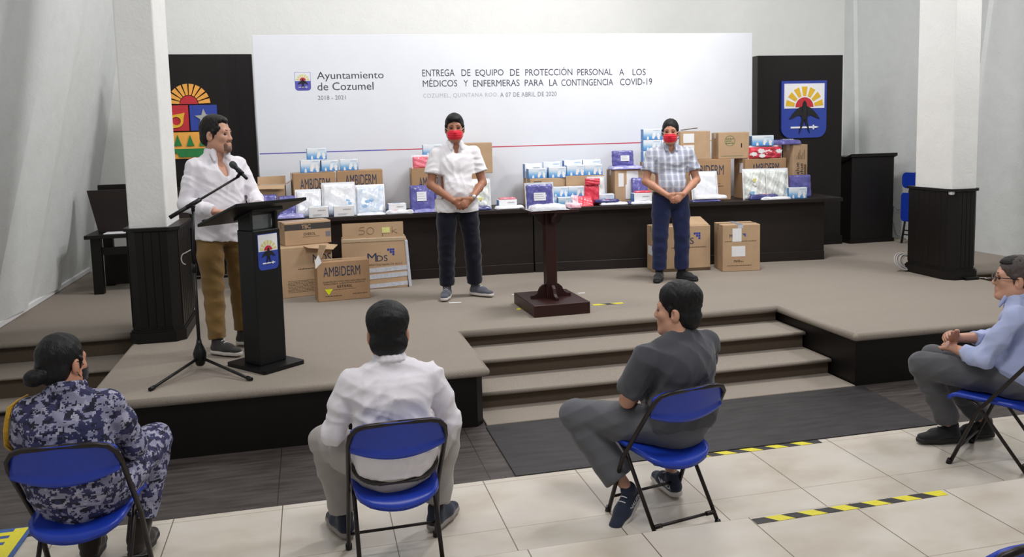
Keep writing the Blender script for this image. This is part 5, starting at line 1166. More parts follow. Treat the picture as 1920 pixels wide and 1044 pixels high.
    def build(s, name, m, parent, off=(0, 0, 0), smooth=1):
        v, f = s.mesh()
        for _ in range(smooth):                                  # light relaxation
            acc = np.zeros_like(v); cn = np.zeros(len(v))
            for a, b_ in ((0, 1), (1, 2), (2, 3), (3, 0)):
                np.add.at(acc, f[:, a], v[f[:, b_]]); np.add.at(acc, f[:, b_], v[f[:, a]]); np.add.at(cn, f[:, a], 1); np.add.at(cn, f[:, b_], 1)
            v = v * 0.5 + 0.5 * acc / np.maximum(cn, 1)[:, None]
        v = v - np.asarray(off)
        me = bpy.data.meshes.new(name); me.vertices.add(len(v)); me.vertices.foreach_set('co', v.astype(np.float32).ravel())
        me.loops.add(f.size); me.loops.foreach_set('vertex_index', f.astype(np.int32).ravel())
        me.polygons.add(len(f)); me.polygons.foreach_set('loop_start', np.arange(0, f.size, 4, dtype=np.int32)); me.polygons.foreach_set('loop_total', np.full(len(f), 4, np.int32))
        me.polygons.foreach_set('use_smooth', np.ones(len(f), bool)); me.update(calc_edges=True); me.validate()
        if m: me.materials.append(m)
        o = bpy.data.objects.new(name, me); C.objects.link(o); o.parent = parent; return o
def folds(amp, freq, seed=0, axis=None):
    r = np.random.RandomState(seed); W_ = []
    for k in range(9):
        d = nrm(r.normal(size=3))
        if axis is not None: d = nrm(d + nrm(axis) * 1.2)
        W_.append((d * freq * r.uniform(0.5, 1.9), r.uniform(0, 6.28), r.uniform(0.5, 1), nrm(r.normal(size=3)) * freq * .35, r.uniform(0, 6.28)))
    def f(P):
        Q = P + np.stack([np.sin(P @ np.array([11., 7., 13.]) + seed + i) for i in range(3)], 1) * 0.018
        t = 0
        for d, p, a, e, g in W_: t = t + a * (1 - 2 * np.abs(np.sin(Q @ d * .5 + p)) ** .8) * np.maximum(0, np.sin(Q @ e + g))
        return amp * t / 1.5
    return f
def skin_mat(name, c, var=0.06):
    m, nt, b = newmat(name); v, s = xyz(nt)
    nt.links.new(mix(nt, noise(nt, v, 14, 5), tuple(x * (1 - var) for x in c[:3]) + (1,), tuple(min(1, x * (1 + var)) for x in c[:3]) + (1,)), b.inputs['Base Color'])
    b.inputs['Roughness'].default_value = 0.5; b.inputs['Subsurface Weight'].default_value = 0.08; b.inputs['Subsurface Radius'].default_value = (0.01, 0.004, 0.002); return m
SK1 = skin_mat('warm_skin', rgb(186, 132, 106)); SK2 = skin_mat('tan_skin', rgb(160, 108, 82)); SK3 = skin_mat('light_skin', rgb(198, 148, 124))
M_LIP = mat('lip_skin', rgb(150, 88, 78), 0.5, 0.05, 40)
def hair_mat(name, c):
    m, nt, b = newmat(name); v, s = xyz(nt); n_ = noise(nt, v, 60, 4, (1, 1, 0.2))
    nt.links.new(mix(nt, n_, c, tuple(min(1, x * 1.7 + .002) for x in c[:3]) + (1,)), b.inputs['Base Color']); b.inputs['Roughness'].default_value = 0.5; b.inputs['Specular IOR Level'].default_value = 0.3; bumpn(nt, b, noise(nt, v, 160, 3, (1, 1, 0.15)), 0.7, 0.006); return m
H_BLK = hair_mat('black_hair', rgb(6, 5, 6)); H_BRN = hair_mat('dark_brown_hair', rgb(16, 11, 10)); H_GRY = hair_mat('short_greying_stubble', rgb(104, 80, 68)); H_SIDE = hair_mat('greying_short_hair', rgb(62, 54, 52))
def cloth_mat(name, c, var=0.05, rough=0.85, wv=900, bump=0.06, sheen=0.2):
    m, nt, b = newmat(name); v, s = xyz(nt)
    nt.links.new(mix(nt, noise(nt, v, 9, 5), tuple(x * (1 - var) for x in c[:3]) + (1,), tuple(min(1, x * (1 + var)) for x in c[:3]) + (1,)), b.inputs['Base Color'])
    b.inputs['Roughness'].default_value = rough; b.inputs['Sheen Weight'].default_value = sheen; b.inputs['Specular IOR Level'].default_value = 0.2
    bumpn(nt, b, mathn(nt, 'ADD', mathn(nt, 'MULTIPLY', noise(nt, v, 26, 4), 1.0), mathn(nt, 'MULTIPLY', noise(nt, v, wv, 2), 0.1)), bump, 0.02); return m
CL_WHITE = cloth_mat('white_linen', rgb(232, 230, 234), 0.02, bump=0.07); CL_WHITE2 = cloth_mat('white_cotton', rgb(230, 226, 232), 0.02, bump=0.07)
CL_KHAKI = cloth_mat('khaki_twill', rgb(126, 98, 56), 0.1); CL_NAVY = cloth_mat('navy_denim', rgb(13, 14, 30), 0.12); CL_JEANS = cloth_mat('blue_denim', rgb(34, 42, 78), 0.16)
CL_GREYP = cloth_mat('light_grey_trousers', rgb(164, 158, 154), 0.05); CL_SCRUB = cloth_mat('dark_grey_scrub_cloth', rgb(72, 72, 78), 0.06); CL_SCRUBP = cloth_mat('grey_scrub_trousers', rgb(92, 93, 98), 0.06)
CL_LBLUE = cloth_mat('light_blue_cotton', rgb(170, 180, 216), 0.04, bump=0.07); CL_DGREY = cloth_mat('dark_grey_trousers', rgb(82, 82, 86), 0.08)
CL_RED = cloth_mat('red_mask_cloth', rgb(222, 36, 58), 0.03, 0.7); CL_BLK = cloth_mat('black_cloth', rgb(24, 23, 26), 0.05); CL_BELT = mat('dark_leather', rgb(34, 28, 26), 0.45, 0.1, 40); CL_COLL = cloth_mat('white_collar_cloth', rgb(238, 237, 240), 0.02)
SH_GREY = cloth_mat('grey_shoe_canvas', rgb(84, 86, 96), 0.08); SH_CHAR = cloth_mat('charcoal_shoe_canvas', rgb(60, 56, 56), 0.1); SH_NAVY = cloth_mat('navy_knit_shoe', rgb(42, 48, 64), 0.12); SH_DK = cloth_mat('black_shoe_leather', rgb(30, 30, 32), 0.08, 0.6); SH_BRN = cloth_mat('dark_brown_boot', rgb(46, 38, 34), 0.1, 0.6)
SOLE_W = mat('white_rubber_sole', rgb(206, 200, 194), 0.6, 0.05, 20); SOLE_G = mat('grey_rubber_sole', rgb(150, 142, 136), 0.6, 0.05, 20); SOLE_K = mat('black_rubber_sole', rgb(24, 23, 23), 0.6, 0.05, 20)
M_EYE = mat('dark_eye', rgb(38, 26, 22), 0.2, 0.05, 20); M_GLD = mat('gold_cord', rgb(206, 158, 40), 0.5, 0.15, 80, 0.4, 200); M_LENS = mat('tinted_lens', rgb(60, 50, 50), 0.1, 0.05, 20)
M_CUFFL = mat('strap_white', rgb(226, 226, 228), 0.7, 0.02, 20)
def make_camo():
    m, nt, b = newmat('navy_digital_camouflage'); v, s = xyz(nt)
    sn = N(nt, 'ShaderNodeVectorMath', operation='SNAP'); sn.inputs[1].default_value = (0.0065, 0.0065, 0.0065); nt.links.new(v, sn.inputs[0])
    def lay(sc, off, th):
        mp = N(nt, 'ShaderNodeMapping'); mp.inputs['Location'].default_value = off; mp.inputs['Scale'].default_value = (1, 1, 1.4); nt.links.new(sn.outputs[0], mp.inputs[0])
        n_ = N(nt, 'ShaderNodeTexNoise'); n_.inputs['Scale'].default_value = sc; n_.inputs['Detail'].default_value = 3; nt.links.new(mp.outputs[0], n_.inputs['Vector'])
        return mathn(nt, 'GREATER_THAN', n_.outputs['Fac'], th)
    c = mix(nt, lay(21, (0, 0, 0), 0.49), rgb(134, 134, 158), rgb(46, 46, 84)); c = mix(nt, lay(26, (3, 1, 2), 0.57), c, rgb(24, 24, 44)); c = mix(nt, lay(28, (7, 4, 1), 0.585), c, rgb(160, 158, 178))
    nt.links.new(c, b.inputs['Base Color']); b.inputs['Roughness'].default_value = 0.85; bumpn(nt, b, noise(nt, v, 26, 4), 0.12, 0.02); return m
CL_CAMO = make_camo()
def make_plaid():
    m, nt, b = newmat('grey_blue_plaid_cotton'); v, s = xyz(nt)
    def st(c, per, wd, off=0.0):
        f = mathn(nt, 'FRACT', mathn(nt, 'DIVIDE', mathn(nt, 'ADD', c, off), per)); return mathn(nt, 'LESS_THAN', f, wd)
    c = rgb(186, 190, 204)
    c = mix(nt, mathn(nt, 'MULTIPLY', st(s[0], 0.064, 0.5), 0.7), c, rgb(142, 146, 164)); c = mix(nt, mathn(nt, 'MULTIPLY', st(s[2], 0.064, 0.5), 0.35), c, rgb(142, 146, 166))
    c = mix(nt, mathn(nt, 'MULTIPLY', st(s[0], 0.064, 0.14, .02), 0.55), c, rgb(232, 234, 240)); c = mix(nt, mathn(nt, 'MULTIPLY', st(s[2], 0.064, 0.12, .02), 0.35), c, rgb(230, 232, 238))
    nt.links.new(c, b.inputs['Base Color']); b.inputs['Roughness'].default_value = 0.85; bumpn(nt, b, noise(nt, v, 26, 4), 0.15, 0.02); return m
CL_PLAID = make_plaid()

def head_frame(yaw, pitch, roll=0.0):
    """rows: right(x), forward, up in body space; body faces -y, yaw>0 turns to the person's left (+x)"""
    f = V3(math.sin(yaw) * math.cos(pitch), -math.cos(yaw) * math.cos(pitch), math.sin(pitch)); r = nrm(np.cross(V3(0, 0, 1), f)); u = np.cross(f, r)
    if roll: r, u = r * math.cos(roll) + u * math.sin(roll), u * math.cos(roll) - r * math.sin(roll)
    return r, f, u
class Head:
    def __init__(s, c, yaw=0, pitch=0, sc=1.0, roll=0.0):
        s.c = np.asarray(c, float); s.r, s.f, s.u = head_frame(yaw, pitch, roll); s.k = sc; s.R = np.stack([s.r, s.f, s.u])
    def p(s, r, f, u): return s.c + (s.r * r + s.f * f + s.u * u) * s.k
    def add(s, v, neckbase, nr=0.056, fat=1.0):
        k = s.k; e = lambda c, r, kk=.02, op='u': v.el(s.p(*c), np.array(r) * k, s.R, kk, op)
        e((0, -.012, .032), (.074, .094, .086)); e((0, .028, -.035), (.060 * fat, .062, .080), .03); e((0, .005, -.05), (.062 * fat, .06, .055), .03)
        for sd in (-1, 1):
            v.rc(s.p(sd * .052 * fat, -.01, -.055), s.p(sd * .022, .066, -.098), .024 * k * fat, .022 * k, .025)      # jaw line
            e((sd * .036, .058, -.02), (.026, .024, .024), .02)                                                  # cheek
            e((sd * .0775, -.008, -.012), (.011, .022, .034), .006); e((sd * .081, .004, -.008), (.006, .011, .018), .004, 's')
        v.rc(s.p(0, .072, -.098), s.p(0, .066, -.1), .020 * k, .018 * k, .02)                                    # chin
        v.rc(s.p(-.036, .070, .022), s.p(.036, .070, .022), .014 * k, .014 * k, .02)                             # brow
        for sd in (-1, 1): e((sd * .031, .093, .002), (.018, .016, .011), .012, 's')                             # eye sockets
        v.rc(s.p(0, .084, .008), s.p(0, .100, -.028), .008 * k, .0115 * k, .014)                                  # nose
        for sd in (-1, 1): e((sd * .011, .094, -.032), (.009, .011, .008), .008)
        v.rc(s.p(-.018, .084, -.06), s.p(.018, .084, -.06), .009 * k, .009 * k, .010); v.rc(s.p(-.014, .083, -.072), s.p(.014, .083, -.072), .009 * k, .009 * k, .010)
        v.rc(s.p(-.022, .096, -.0665), s.p(.022, .096, -.0665), .0028 * k, .0028 * k, .004, op='s')              # mouth line
        nb = np.asarray(neckbase, float); v.rc(s.p(0, -.02, -.05), nb, nr * .95, nr * 1.05, .03); return v
    def features(s, root, off, hairm, lips=True, brows=True):
        for sd in (-1, 1):
            b = Vol(.0035); b.el(s.p(sd * .031, .0765, .002), np.array((.0135, .0105, .0075)) * s.k, s.R, .004); b.build('eye', M_EYE, root, off, 0)
            if brows: b = Vol(.0035); b.chain([s.p(sd * .013, .087, .026), s.p(sd * .033, .0825, .029), s.p(sd * .05, .065, .021)], [.0034, .0036, .0026], .004); b.build('eyebrow', hairm, root, off, 0)
        if lips: b = Vol(.003); b.rc(s.p(-.017, .0865, -.060), s.p(.017, .0865, -.060), .0062, .0062, .004); b.rc(s.p(-.013, .086, -.0725), s.p(.013, .086, -.0725), .0072, .0072, .004); b.build('lips', M_LIP, root, off, 0)
    def hair(s, root, off, m, style='short', seed=1, top=0.0):
        k = s.k; v = Vol(.005); e = lambda c, r, kk=.015, op='u': v.el(s.p(*c), np.array(r) * k, s.R, kk, op)
        e((0, -.018, .040), (.083, .099, .090 + top)); e((0, -.05, -.02), (.075, .062, .065))
        if style == 'swept': e((0, .0, .092), (.064, .075, .030 + top), .03)
        if style == 'full': e((0, -.02, .07), (.088, .098, .070), .03); e((0, -.055, -.035), (.078, .055, .062), .02)
        if style == 'fringe': e((-.01, .045, .082), (.062, .048, .034), .02)
        for sd in (-1, 1): v.rc(s.p(sd * .074, .012, .02), s.p(sd * .073, .014, -.018), .014 * k, .009 * k, .01)      # sideburns
        e((0, .102, -.012), (.064, .075, .070), .012, 's'); e((0, .075, -.085), (.10, .085, .075), .012, 's')
        if style == 'swept':
            for sd in (-1, 1): e((sd * .040, .100, .062), (.034, .048, .034), .012, 's')
        for sd in (-1, 1): e((sd * .084, .002, -.014), (.014, .014, .028), .005, 's')
        v.cut(s.p(0, 0, -.085), -s.u)
        v.fold = folds(.0028, 150, seed, s.f); return v.build('hair', m, root, off)
    def mask(s, root, off, m, strap=True):
        k = s.k; v = Vol(.004); e = lambda c, r, kk=.01, op='u': v.el(s.p(*c), np.array(r) * k, s.R, kk, op)
        e((0, .045, -.05), (.068, .066, .068)); e((0, .085, -.042), (.03, .034, .045), .02)
        v.rc(s.p(0, .09, -.012), s.p(0, .112, -.035), .012 * k, .016 * k, .015)
        v.cut(s.p(0, .0, -.006), s.u + s.f * .1); v.cut(s.p(0, .035, 0), -s.f); v.fold = lambda P: .0022 * np.sin(((P - s.c) @ s.u) * 300)
        mk = v.build('face_mask', m, root, off)
        if strap:
            for sd in (-1, 1):
                b = MB(); q = [s.p(sd * .064, .045, -.012), s.p(sd * .078, .02, .004), s.p(sd * .086, -.012, .012)]; q2 = [s.p(sd * .062, .04, -.075), s.p(sd * .076, .01, -.05), s.p(sd * .086, -.014, -.03)]
                b.tube([tuple(x - off) for x in q], .0022, None, 6); b.tube([tuple(x - off) for x in q2], .0022, None, 6); b.build('ear_loop', M_CUFFL if m is CL_RED else CL_BLK, mk)
        return mk
def hand(v, w, d, n, side, curl=(.5, .5, .5, .5), thumb=.6, sc=1.0, spread=.0):
    """palm from wrist w along d; n = palm normal (the way the fingers curl); side = direction of the thumb side"""
    d = nrm(d); n = nrm(n - d * np.dot(n, d)); sd = nrm(np.cross(d, n)); sd = sd if np.dot(sd, side) > 0 else -sd
    v.rc(w + d * .018 * sc, w + d * .075 * sc, .031 * sc, .038 * sc, .014, (n, .42)); v.rc(w + d * .07 * sc + sd * .02 * sc, w + d * .078 * sc - sd * .024 * sc, .015 * sc, .0135 * sc, .01)
    for i, (o, L_, r) in enumerate(((.028, .072, .0088), (.0095, .08, .0092), (-.009, .074, .0087), (-.0265, .058, .0078))):
        p = w + (d * (.088 - .004 * abs(i - 1)) + sd * o) * sc; a = 0.0; dd = nrm(d + sd * spread * (1.2 - i * .8))
        for j, f in enumerate((.44, .32, .24)):
            a += curl[i] * (1.0, 1.1, .8)[j]; q = p + (dd * math.cos(a) + n * math.sin(a)) * L_ * f * sc; v.rc(p, q, r * (1 - .07 * j) * sc, r * (.94 - .09 * j) * sc, .005); p = q
    p = w + (d * .024 + sd * .026) * sc; q = p + nrm(d * .75 + sd * .6 + n * .25 * thumb) * .04 * sc; v.rc(p, q, .0145 * sc, .0115 * sc, .012)
    q2 = q + nrm(d * .95 + sd * .12 + n * .5 * thumb) * .03 * sc; v.rc(q, q2, .011 * sc, .0085 * sc, .006)
def shoe(root, off, an, toe, up=None, mu=None, ms=None, L_=.27, lift=None, text=None, high=0.0, sole=.022):
    """an: ankle joint; toe: direction the foot points (3D unit); up: foot up direction"""
    t = nrm(toe); up = nrm(V3(0, 0, 1) if up is None else up); up = nrm(up - t * np.dot(up, t)); sd = np.cross(t, up)
    heel = an - up * .075 - t * .055; b = Vol(.005)
    g = lambda f, u_, s_=0: heel + t * f * L_ + up * u_ + sd * s_
    b.rc(g(.14, .03), g(.55, .028), .040, .046, .02, (up, .8)); b.rc(g(.55, .028), g(.86, .02), .045, .036, .02, (up, .62)); b.rc(g(.16, .035), an + up * (.012 + high), .038, .043, .02)
    b.rc(g(.3, .055), g(.62, .04), .032, .03, .02); b.cut(g(0, .008), -up); b.cut(an + up * (.035 + high), up); so = b.build('shoe', mu, root, off)
    b = Vol(.005); b.rc(g(.13, .0), g(.55, .0), .043, .049, .01, (up, .9)); b.rc(g(.55, .0), g(.875, .0), .049, .039, .01, (up, .9)); b.cut(g(0, .0145), up); b.cut(g(0, -.012), -up); b.build('sole', ms, so, off)
    b = MB()
    for k in range(3):
        c_ = g(.40 + .085 * k, .088 - .012 * k) - off; b.tube([tuple(c_ - sd * .02), tuple(c_ + up * .004), tuple(c_ + sd * .02)], .0028, None, 6)
    b.build('lace', M_CUFFL if mu is not SH_DK else SH_DK, so)
    return so
def limb_frame(a, b): return nrm(np.asarray(b, float) - np.asarray(a, float))
SPEC = {}
def person(label, loc, rz, J, sk, build_fn):
    root = thing('person', label, 'person', loc, rz); off = np.zeros(3)
    build_fn(root, off, J, sk); return root
def torso(v, J, o=0.0, belly=0.0, to='full', flatn=None):
    """torso volumes; o = offset of the cloth from the skin"""
    fl = nrm(J['chestf']); P, W_, Ch, Nk = J['pelvis'], J['waist'], J['chest'], J['neck']; s = J.get('w', 1.0)
    side = nrm(J['shL'] - J['shR']); hs = nrm(J['hipL'] - J['hipR'])
    v.rc(J['hipL'] * .62 + J['hipR'] * .38, J['hipR'] * .62 + J['hipL'] * .38, .108 * s + o, .108 * s + o, .05, (fl, .95))
    v.rc(P - hs * .035, W_ - side * .045 * s, .112 * s + o, .100 * s + o, .05, (fl, .92)); v.rc(P + hs * .035, W_ + side * .045 * s, .112 * s + o, .100 * s + o, .05, (fl, .92))
    v.rc(W_ - side * .045 * s, Ch - side * .062 * s, .102 * s + o, .105 * s + o, .05, (fl, .95)); v.rc(W_ + side * .045 * s, Ch + side * .062 * s, .102 * s + o, .105 * s + o, .05, (fl, .95))
    if belly: v.el(W_ * .6 + P * .4 + fl * (.045 + belly), (.13 + o, .085 + o + belly, .13 + o), None, .05)
    v.rc(J['shL'] - side * .02, J['shR'] + side * .02, .048 * s + o * .8, .048 * s + o * .8, .05)
    v.rc(Ch * .3 + J['shL'] * .7 - side * .02, Ch, .06 * s + o * .8, .09 * s + o, .05); v.rc(Ch * .3 + J['shR'] * .7 + side * .02, Ch, .06 * s + o * .8, .09 * s + o, .05)
    v.rc(Nk - (J['shL'] - Nk) * -.45 + V3(0, 0, -.012), Nk + V3(0, 0, .012), .035 * s + o, .048 * s + o * .5, .04); v.rc(Nk - (J['shR'] - Nk) * -.45 + V3(0, 0, -.012), Nk + V3(0, 0, .012), .035 * s + o, .048 * s + o * .5, .04)
def limb(v, a, m, b, r, o=0.0, k=.02, bulge=None):
    """two-bone limb a-m-b with radii r=(a, mid-upper, m, mid-lower, b)"""
    q1 = a * .55 + m * .45; q2 = m * .68 + b * .32
    v.chain([a, q1, m, q2, b], [x + o for x in r], k)
ARM = (.050, .047, .039, .040, .027); LEG = (.082, .074, .056, .055, .038)
def body_mesh(root, off, J, H_, sk, arms=True):
    v = Vol(.0055); torso(v, J, -.006)
    for s in 'LR':
        limb(v, J['sh' + s], J['el' + s], J['wr' + s], ARM); limb(v, J['hip' + s], J['kn' + s], J['an' + s], [x - .008 for x in LEG])
        tt = nrm(J['toe' + s]); uu = nrm(V3(0, 0, 1) - tt * tt[2]); v.rc(J['an' + s], J['an' + s] + tt * .11 - uu * .045, .030, .018, .02)
        h_ = J['hand' + s]; hand(v, J['wr' + s], *h_)
    H_.add(v, J['neck'], J.get('neckr', .056), J.get('fat', 1.0)); return v.build('body', sk, root, off, 1)
def trousers(root, off, J, m, top, o=.012, hem=.05, rs=None, seat=0.0, seed=3, amp=.0035):
    v = Vol(.007); torso_l = J; s = J.get('w', 1.0); fl = nrm(J['chestf']); hs = nrm(J['hipL'] - J['hipR'])
    v.rc(J['hipL'] * .62 + J['hipR'] * .38, J['hipR'] * .62 + J['hipL'] * .38, .112 * s + o, .112 * s + o, .05, (fl, .95))
    v.rc(J['pelvis'] - hs * .035, J['waist'] - hs * .04, .114 * s + o, .102 * s + o, .05, (fl, .92)); v.rc(J['pelvis'] + hs * .035, J['waist'] + hs * .04, .114 * s + o, .102 * s + o, .05, (fl, .92))
    r = rs or (.088, .082, .066, .064, .060)
    for sd in 'LR':
        a = J['an' + sd]; kn = J['kn' + sd]; e = a + (kn - a) * hem * 1.0
        limb(v, J['hip' + sd], kn, e - nrm(kn - a) * .03, r, o, .025)
    for sd in 'LR':
        a = J['an' + sd]; kn = J['kn' + sd]; dn = nrm(a - kn); e = a + (kn - a) * hem; lo = e - .13; hi = e + .13
        v.cut(e, dn, (lo, hi))
    v.cut(top[0], top[1]); v.fold = folds(amp, 46, seed, V3(0, 0, 1)); return v.build('trousers', m, root, off)
def shirt(root, off, J, m, hem, o=.016, sleeve=.6, belly=0.0, rs=None, seed=5, name='shirt', amp=.0038, loose=0.0, neckcut=None, extra=None, freq=64, vox=.0065):
    v = Vol(vox); torso(v, J, o, belly)
    if loose: 
        fl = nrm(J['chestf']); sd_ = nrm(J['shL'] - J['shR'])
        for q in (-1, 1): v.rc(J['chest'] + sd_ * .075 * q - V3(0, 0, .03), J['pelvis'] + sd_ * .078 * q - V3(0, 0, .1), .100 + o, .110 + o + loose, .05, (fl, .98))
        pass
    if extra: extra(v)
    r = rs or ARM
    for sd in 'LR':
        sh, el_, wr = J['sh' + sd], J['el' + sd], J['wr' + sd]
        if sleeve <= 1:
            e = sh + (el_ - sh) * sleeve; v.rc(sh, e + (el_ - sh) * .12, .049 + o * .8, .060 + o, .03); v.rc(sh, e, .049 + o * .8, .057 + o, .03)
            d = nrm(el_ - sh); w_ = .14; v.cut(e, d, (np.minimum(e, e + d * .15) - .095, np.maximum(e, e + d * .15) + .095))
        else:
            e = el_ + (wr - el_) * (sleeve - 1); limb(v, sh, el_, e, (.049, .047, .041, .042, .036), o * .8, .025)
            d = nrm(wr - el_); ee = e; v.cut(ee, d, (ee - .075 + d * .02, ee + .075 + d * .02))
    for q in (hem if isinstance(hem, list) else [hem]): v.cut(*q)
    if neckcut: neckcut(v)
    v.fold = folds(amp, freq, seed); return v.build(name, m, root, off)
def collar(root, off, J, m, tilt=0.0, open_=.035, r=.064, h=.045, parent=None, front=True):
    """fold-down collar: a band round the neck with two points in front"""
    nk = J['neck'] + V3(0, 0, .012); f = nrm(V3(J['chestf'][0], J['chestf'][1], 0)); sd = nrm(np.cross(f, V3(0, 0, 1))); v = Vol(.0045); n = 14
    pts = [nk + (-f * math.cos(a) + sd * math.sin(a) * .98) * r + V3(0, 0, .034 - .030 * (1 - math.cos(a)) * .5) for a in np.linspace(-2.45, 2.45, n)]
    for p, q in zip(pts, pts[1:]): v.rc(p + V3(0, 0, h * .25), q + V3(0, 0, h * .25), .0055, .0055, .004); v.rc(p * 1.0 + (p - nk) * .14 - V3(0, 0, h * .45), q + (q - nk) * .14 - V3(0, 0, h * .45), .0075, .0075, .012); v.rc((p + (p - nk) * .07) - V3(0, 0, h * .1), (q + (q - nk) * .07) - V3(0, 0, h * .1), .007, .007, .012)
    if front:
        for p, s_ in ((pts[0], 1), (pts[-1], -1)):
            tip = p + f * .022 - V3(0, 0, .062) + (p - nk) * .35; v.rc(p + (p - nk) * .1 + V3(0, 0, .004), tip, .024, .010, .01, (f, .42)); v.rc(p + (p - nk) * .28 - V3(0, 0, .012), tip, .024, .008, .012, (f, .42))
    return v.build('collar', m, parent or root, off)
# ------------------------------------------------------------------ standing and seated people
def standing(h, wd=1.0):
    s = h / 1.81; J = dict(pelvis=V3(0, 0, .99), waist=V3(0, .0, 1.13), chest=V3(0, .005, 1.33), neck=V3(0, .015, 1.515), hipL=V3(.10, 0, .94), hipR=V3(-.10, 0, .94), knL=V3(.115, -.015, .52), knR=V3(-.115, -.015, .52),
             anL=V3(.13, .02, .10), anR=V3(-.13, .02, .10), toeL=V3(.45, -.9, 0), toeR=V3(-.45, -.9, 0), shL=V3(.19 * wd, .01, 1.43), shR=V3(-.19 * wd, .01, 1.43))
    J = {k: v * s if not k.startswith('toe') else v for k, v in J.items()}; J['s'] = s; J['chestf'] = V3(0, -1, 0); J['w'] = s * wd; return J
def person_root(label, x, y, z, rz): return thing('person', label, 'person', (x, y, z), rz)
Z0 = np.zeros(3)
def clasped(label, x, y, h, rz, sk, wd, shirt_m, pants_m, shoe_m, sole_m, hairm, tuck, hstyle, hy, mask_m=None, dxl=.15, dxr=-.12, watch=False, seed=1):
    J = standing(h, wd); s = J['s']; root = person_root(label, x, y, SH, rz)
    J['anL'][0] = dxl; J['anR'][0] = dxr; J['knL'][0] = .5 * (dxl + J['hipL'][0]) + .01; J['knR'][0] = .5 * (dxr + J['hipR'][0]) - .01
    J['toeL'] = V3(.62, -.78, 0); J['toeR'] = V3(-.38, -.92, 0)
    J['elL'] = V3(.262 * wd, -.03, 1.135) * s; J['elR'] = V3(-.262 * wd, -.03, 1.135) * s; J['wrL'] = V3(.088, -.235, .995) * s; J['wrR'] = V3(-.085, -.215, .985) * s
    J['handL'] = (V3(-.80, -.08, -.58), V3(-.1, .95, -.25), V3(-.4, 0, 1), (.35, .4, .45, .5), .5, s * 1.08)
    J['handR'] = (V3(.86, .06, -.46), V3(.1, .95, -.1), V3(.3, 0, 1), (.5, .5, .5, .5), .4, s * 1.08)
    Hd = Head(V3(0, -.012, 1.675) * s, hy, -.04, 1.12 * s); body_mesh(root, Z0, J, Hd, sk)
    Hd.features(root, Z0, hairm, lips=mask_m is None); Hd.hair(root, Z0, hairm, hstyle, seed, .006)
    if mask_m: Hd.mask(root, Z0, mask_m)
    waist_z = .965 * s if not tuck else 1.0 * s
    tr = trousers(root, Z0, J, pants_m, (V3(0, 0, (1.04 if tuck else .93) * s), V3(0, 0, 1)), .010, .07, (.092, .088, .072, .070, .068), seed=seed)
    hz = (.865 if not tuck else 1.005) * s
    def nk(v): v.el(J['neck'] + V3(0, -.085, -.005) * s, V3(.035, .06, .075) * s, None, .01, 's'); v.el(J['neck'] + V3(0, -.01, .055) * s, V3(.062, .066, .05) * s, None, .01, 's')
    shirt_o = shirt(root, Z0, J, shirt_m, (V3(0, 0, hz), V3(0, .08, -1)), .017 * s, .66, (.012 if not tuck else .022), seed=seed + 3, amp=.006, loose=(.014 if not tuck else .0), neckcut=nk)
    collar(root, Z0, J, shirt_m, parent=shirt_o, r=.066 * s)
    fy = lambda z: -.5
    # button placket following the chest
    pl = Vol(.005); 
    for k in range(9):
        pass
    if tuck:
        b = Vol(.005); fl = V3(0, -1, 0); b.rc(J['pelvis'] * .55 + J['waist'] * .45 + V3(-.05 * s, 0, -.02), J['pelvis'] * .55 + J['waist'] * .45 + V3(.05 * s, 0, -.02), (.115 * wd + .026) * s, (.115 * wd + .026) * s, .02, (fl, .95))
        c = 1.015 * s; b.cut(V3(0, 0, c), V3(0, 0, 1)); b.cut(V3(0, 0, c - .04), V3(0, 0, -1)); bl = b.build('belt', CL_BELT, tr)
        b = MB(); b.box(-.022, .022, -.186 * s, -.165 * s, c - .04, c - .002, M_STEEL, .003, 1); b.build('buckle', parent=bl)
    for sd in 'LR': shoe(root, Z0, J['an' + sd], J['toe' + sd], None, shoe_m, sole_m, .275 * s)
    if watch:
        w_ = J['wrL'] * .93 + J['elL'] * .07; d = nrm(J['wrL'] - J['elL']); b = Vol(.004); b.rc(w_ - d * .008, w_ + d * .008, .0335, .0335, .004); b.cut(w_ - d * .012, -d); b.cut(w_ + d * .012, d); wo = b.build('wristwatch', M_STEEL, root)
        n_ = nrm(V3(.35, -.85, .35)); n_ = nrm(n_ - d * np.dot(n_, d)); b = Vol(.0035); b.rc(w_ + n_ * .026, w_ + n_ * .034, .017, .016, .002); b.build('watch_face', M_PAPER, wo)
    return root, J, shirt_o
def at_foot(u, v): q = at_z(u, v, SH); return float(q[0]), float(q[1])
m1x, m1y = at_foot(862, 557)
r1, J1, s1 = clasped('man in white short sleeved shirt, dark jeans and red face mask standing with hands clasped', m1x, m1y, 1.80, .06, SK2, 1.0, CL_WHITE, CL_NAVY, SH_GREY, SOLE_W, H_BLK, False, 'fringe', -.22, CL_RED, .165, -.12, True, 1)
def chest_y(J, z, o): return -(.118 + o)
b = Vol(.0045); b.chain([J1['neck'] + V3(0, -.125, -.09), J1['chest'] + V3(.0, -.137, -.02), J1['waist'] + V3(.0, -.150, .0), J1['pelvis'] + V3(0, -.160, -.10)], [.0, .0, .0, .0], .004)
m2x, m2y = at_foot(1258, 525)
clasped('man in plaid short sleeved shirt, blue jeans and red face mask standing with hands clasped', m2x, m2y, 1.70, -.18, SK1, 1.10, CL_PLAID, CL_JEANS, SH_DK, SOLE_K, H_BLK, True, 'short', -.30, CL_RED, .12, -.12, False, 4)
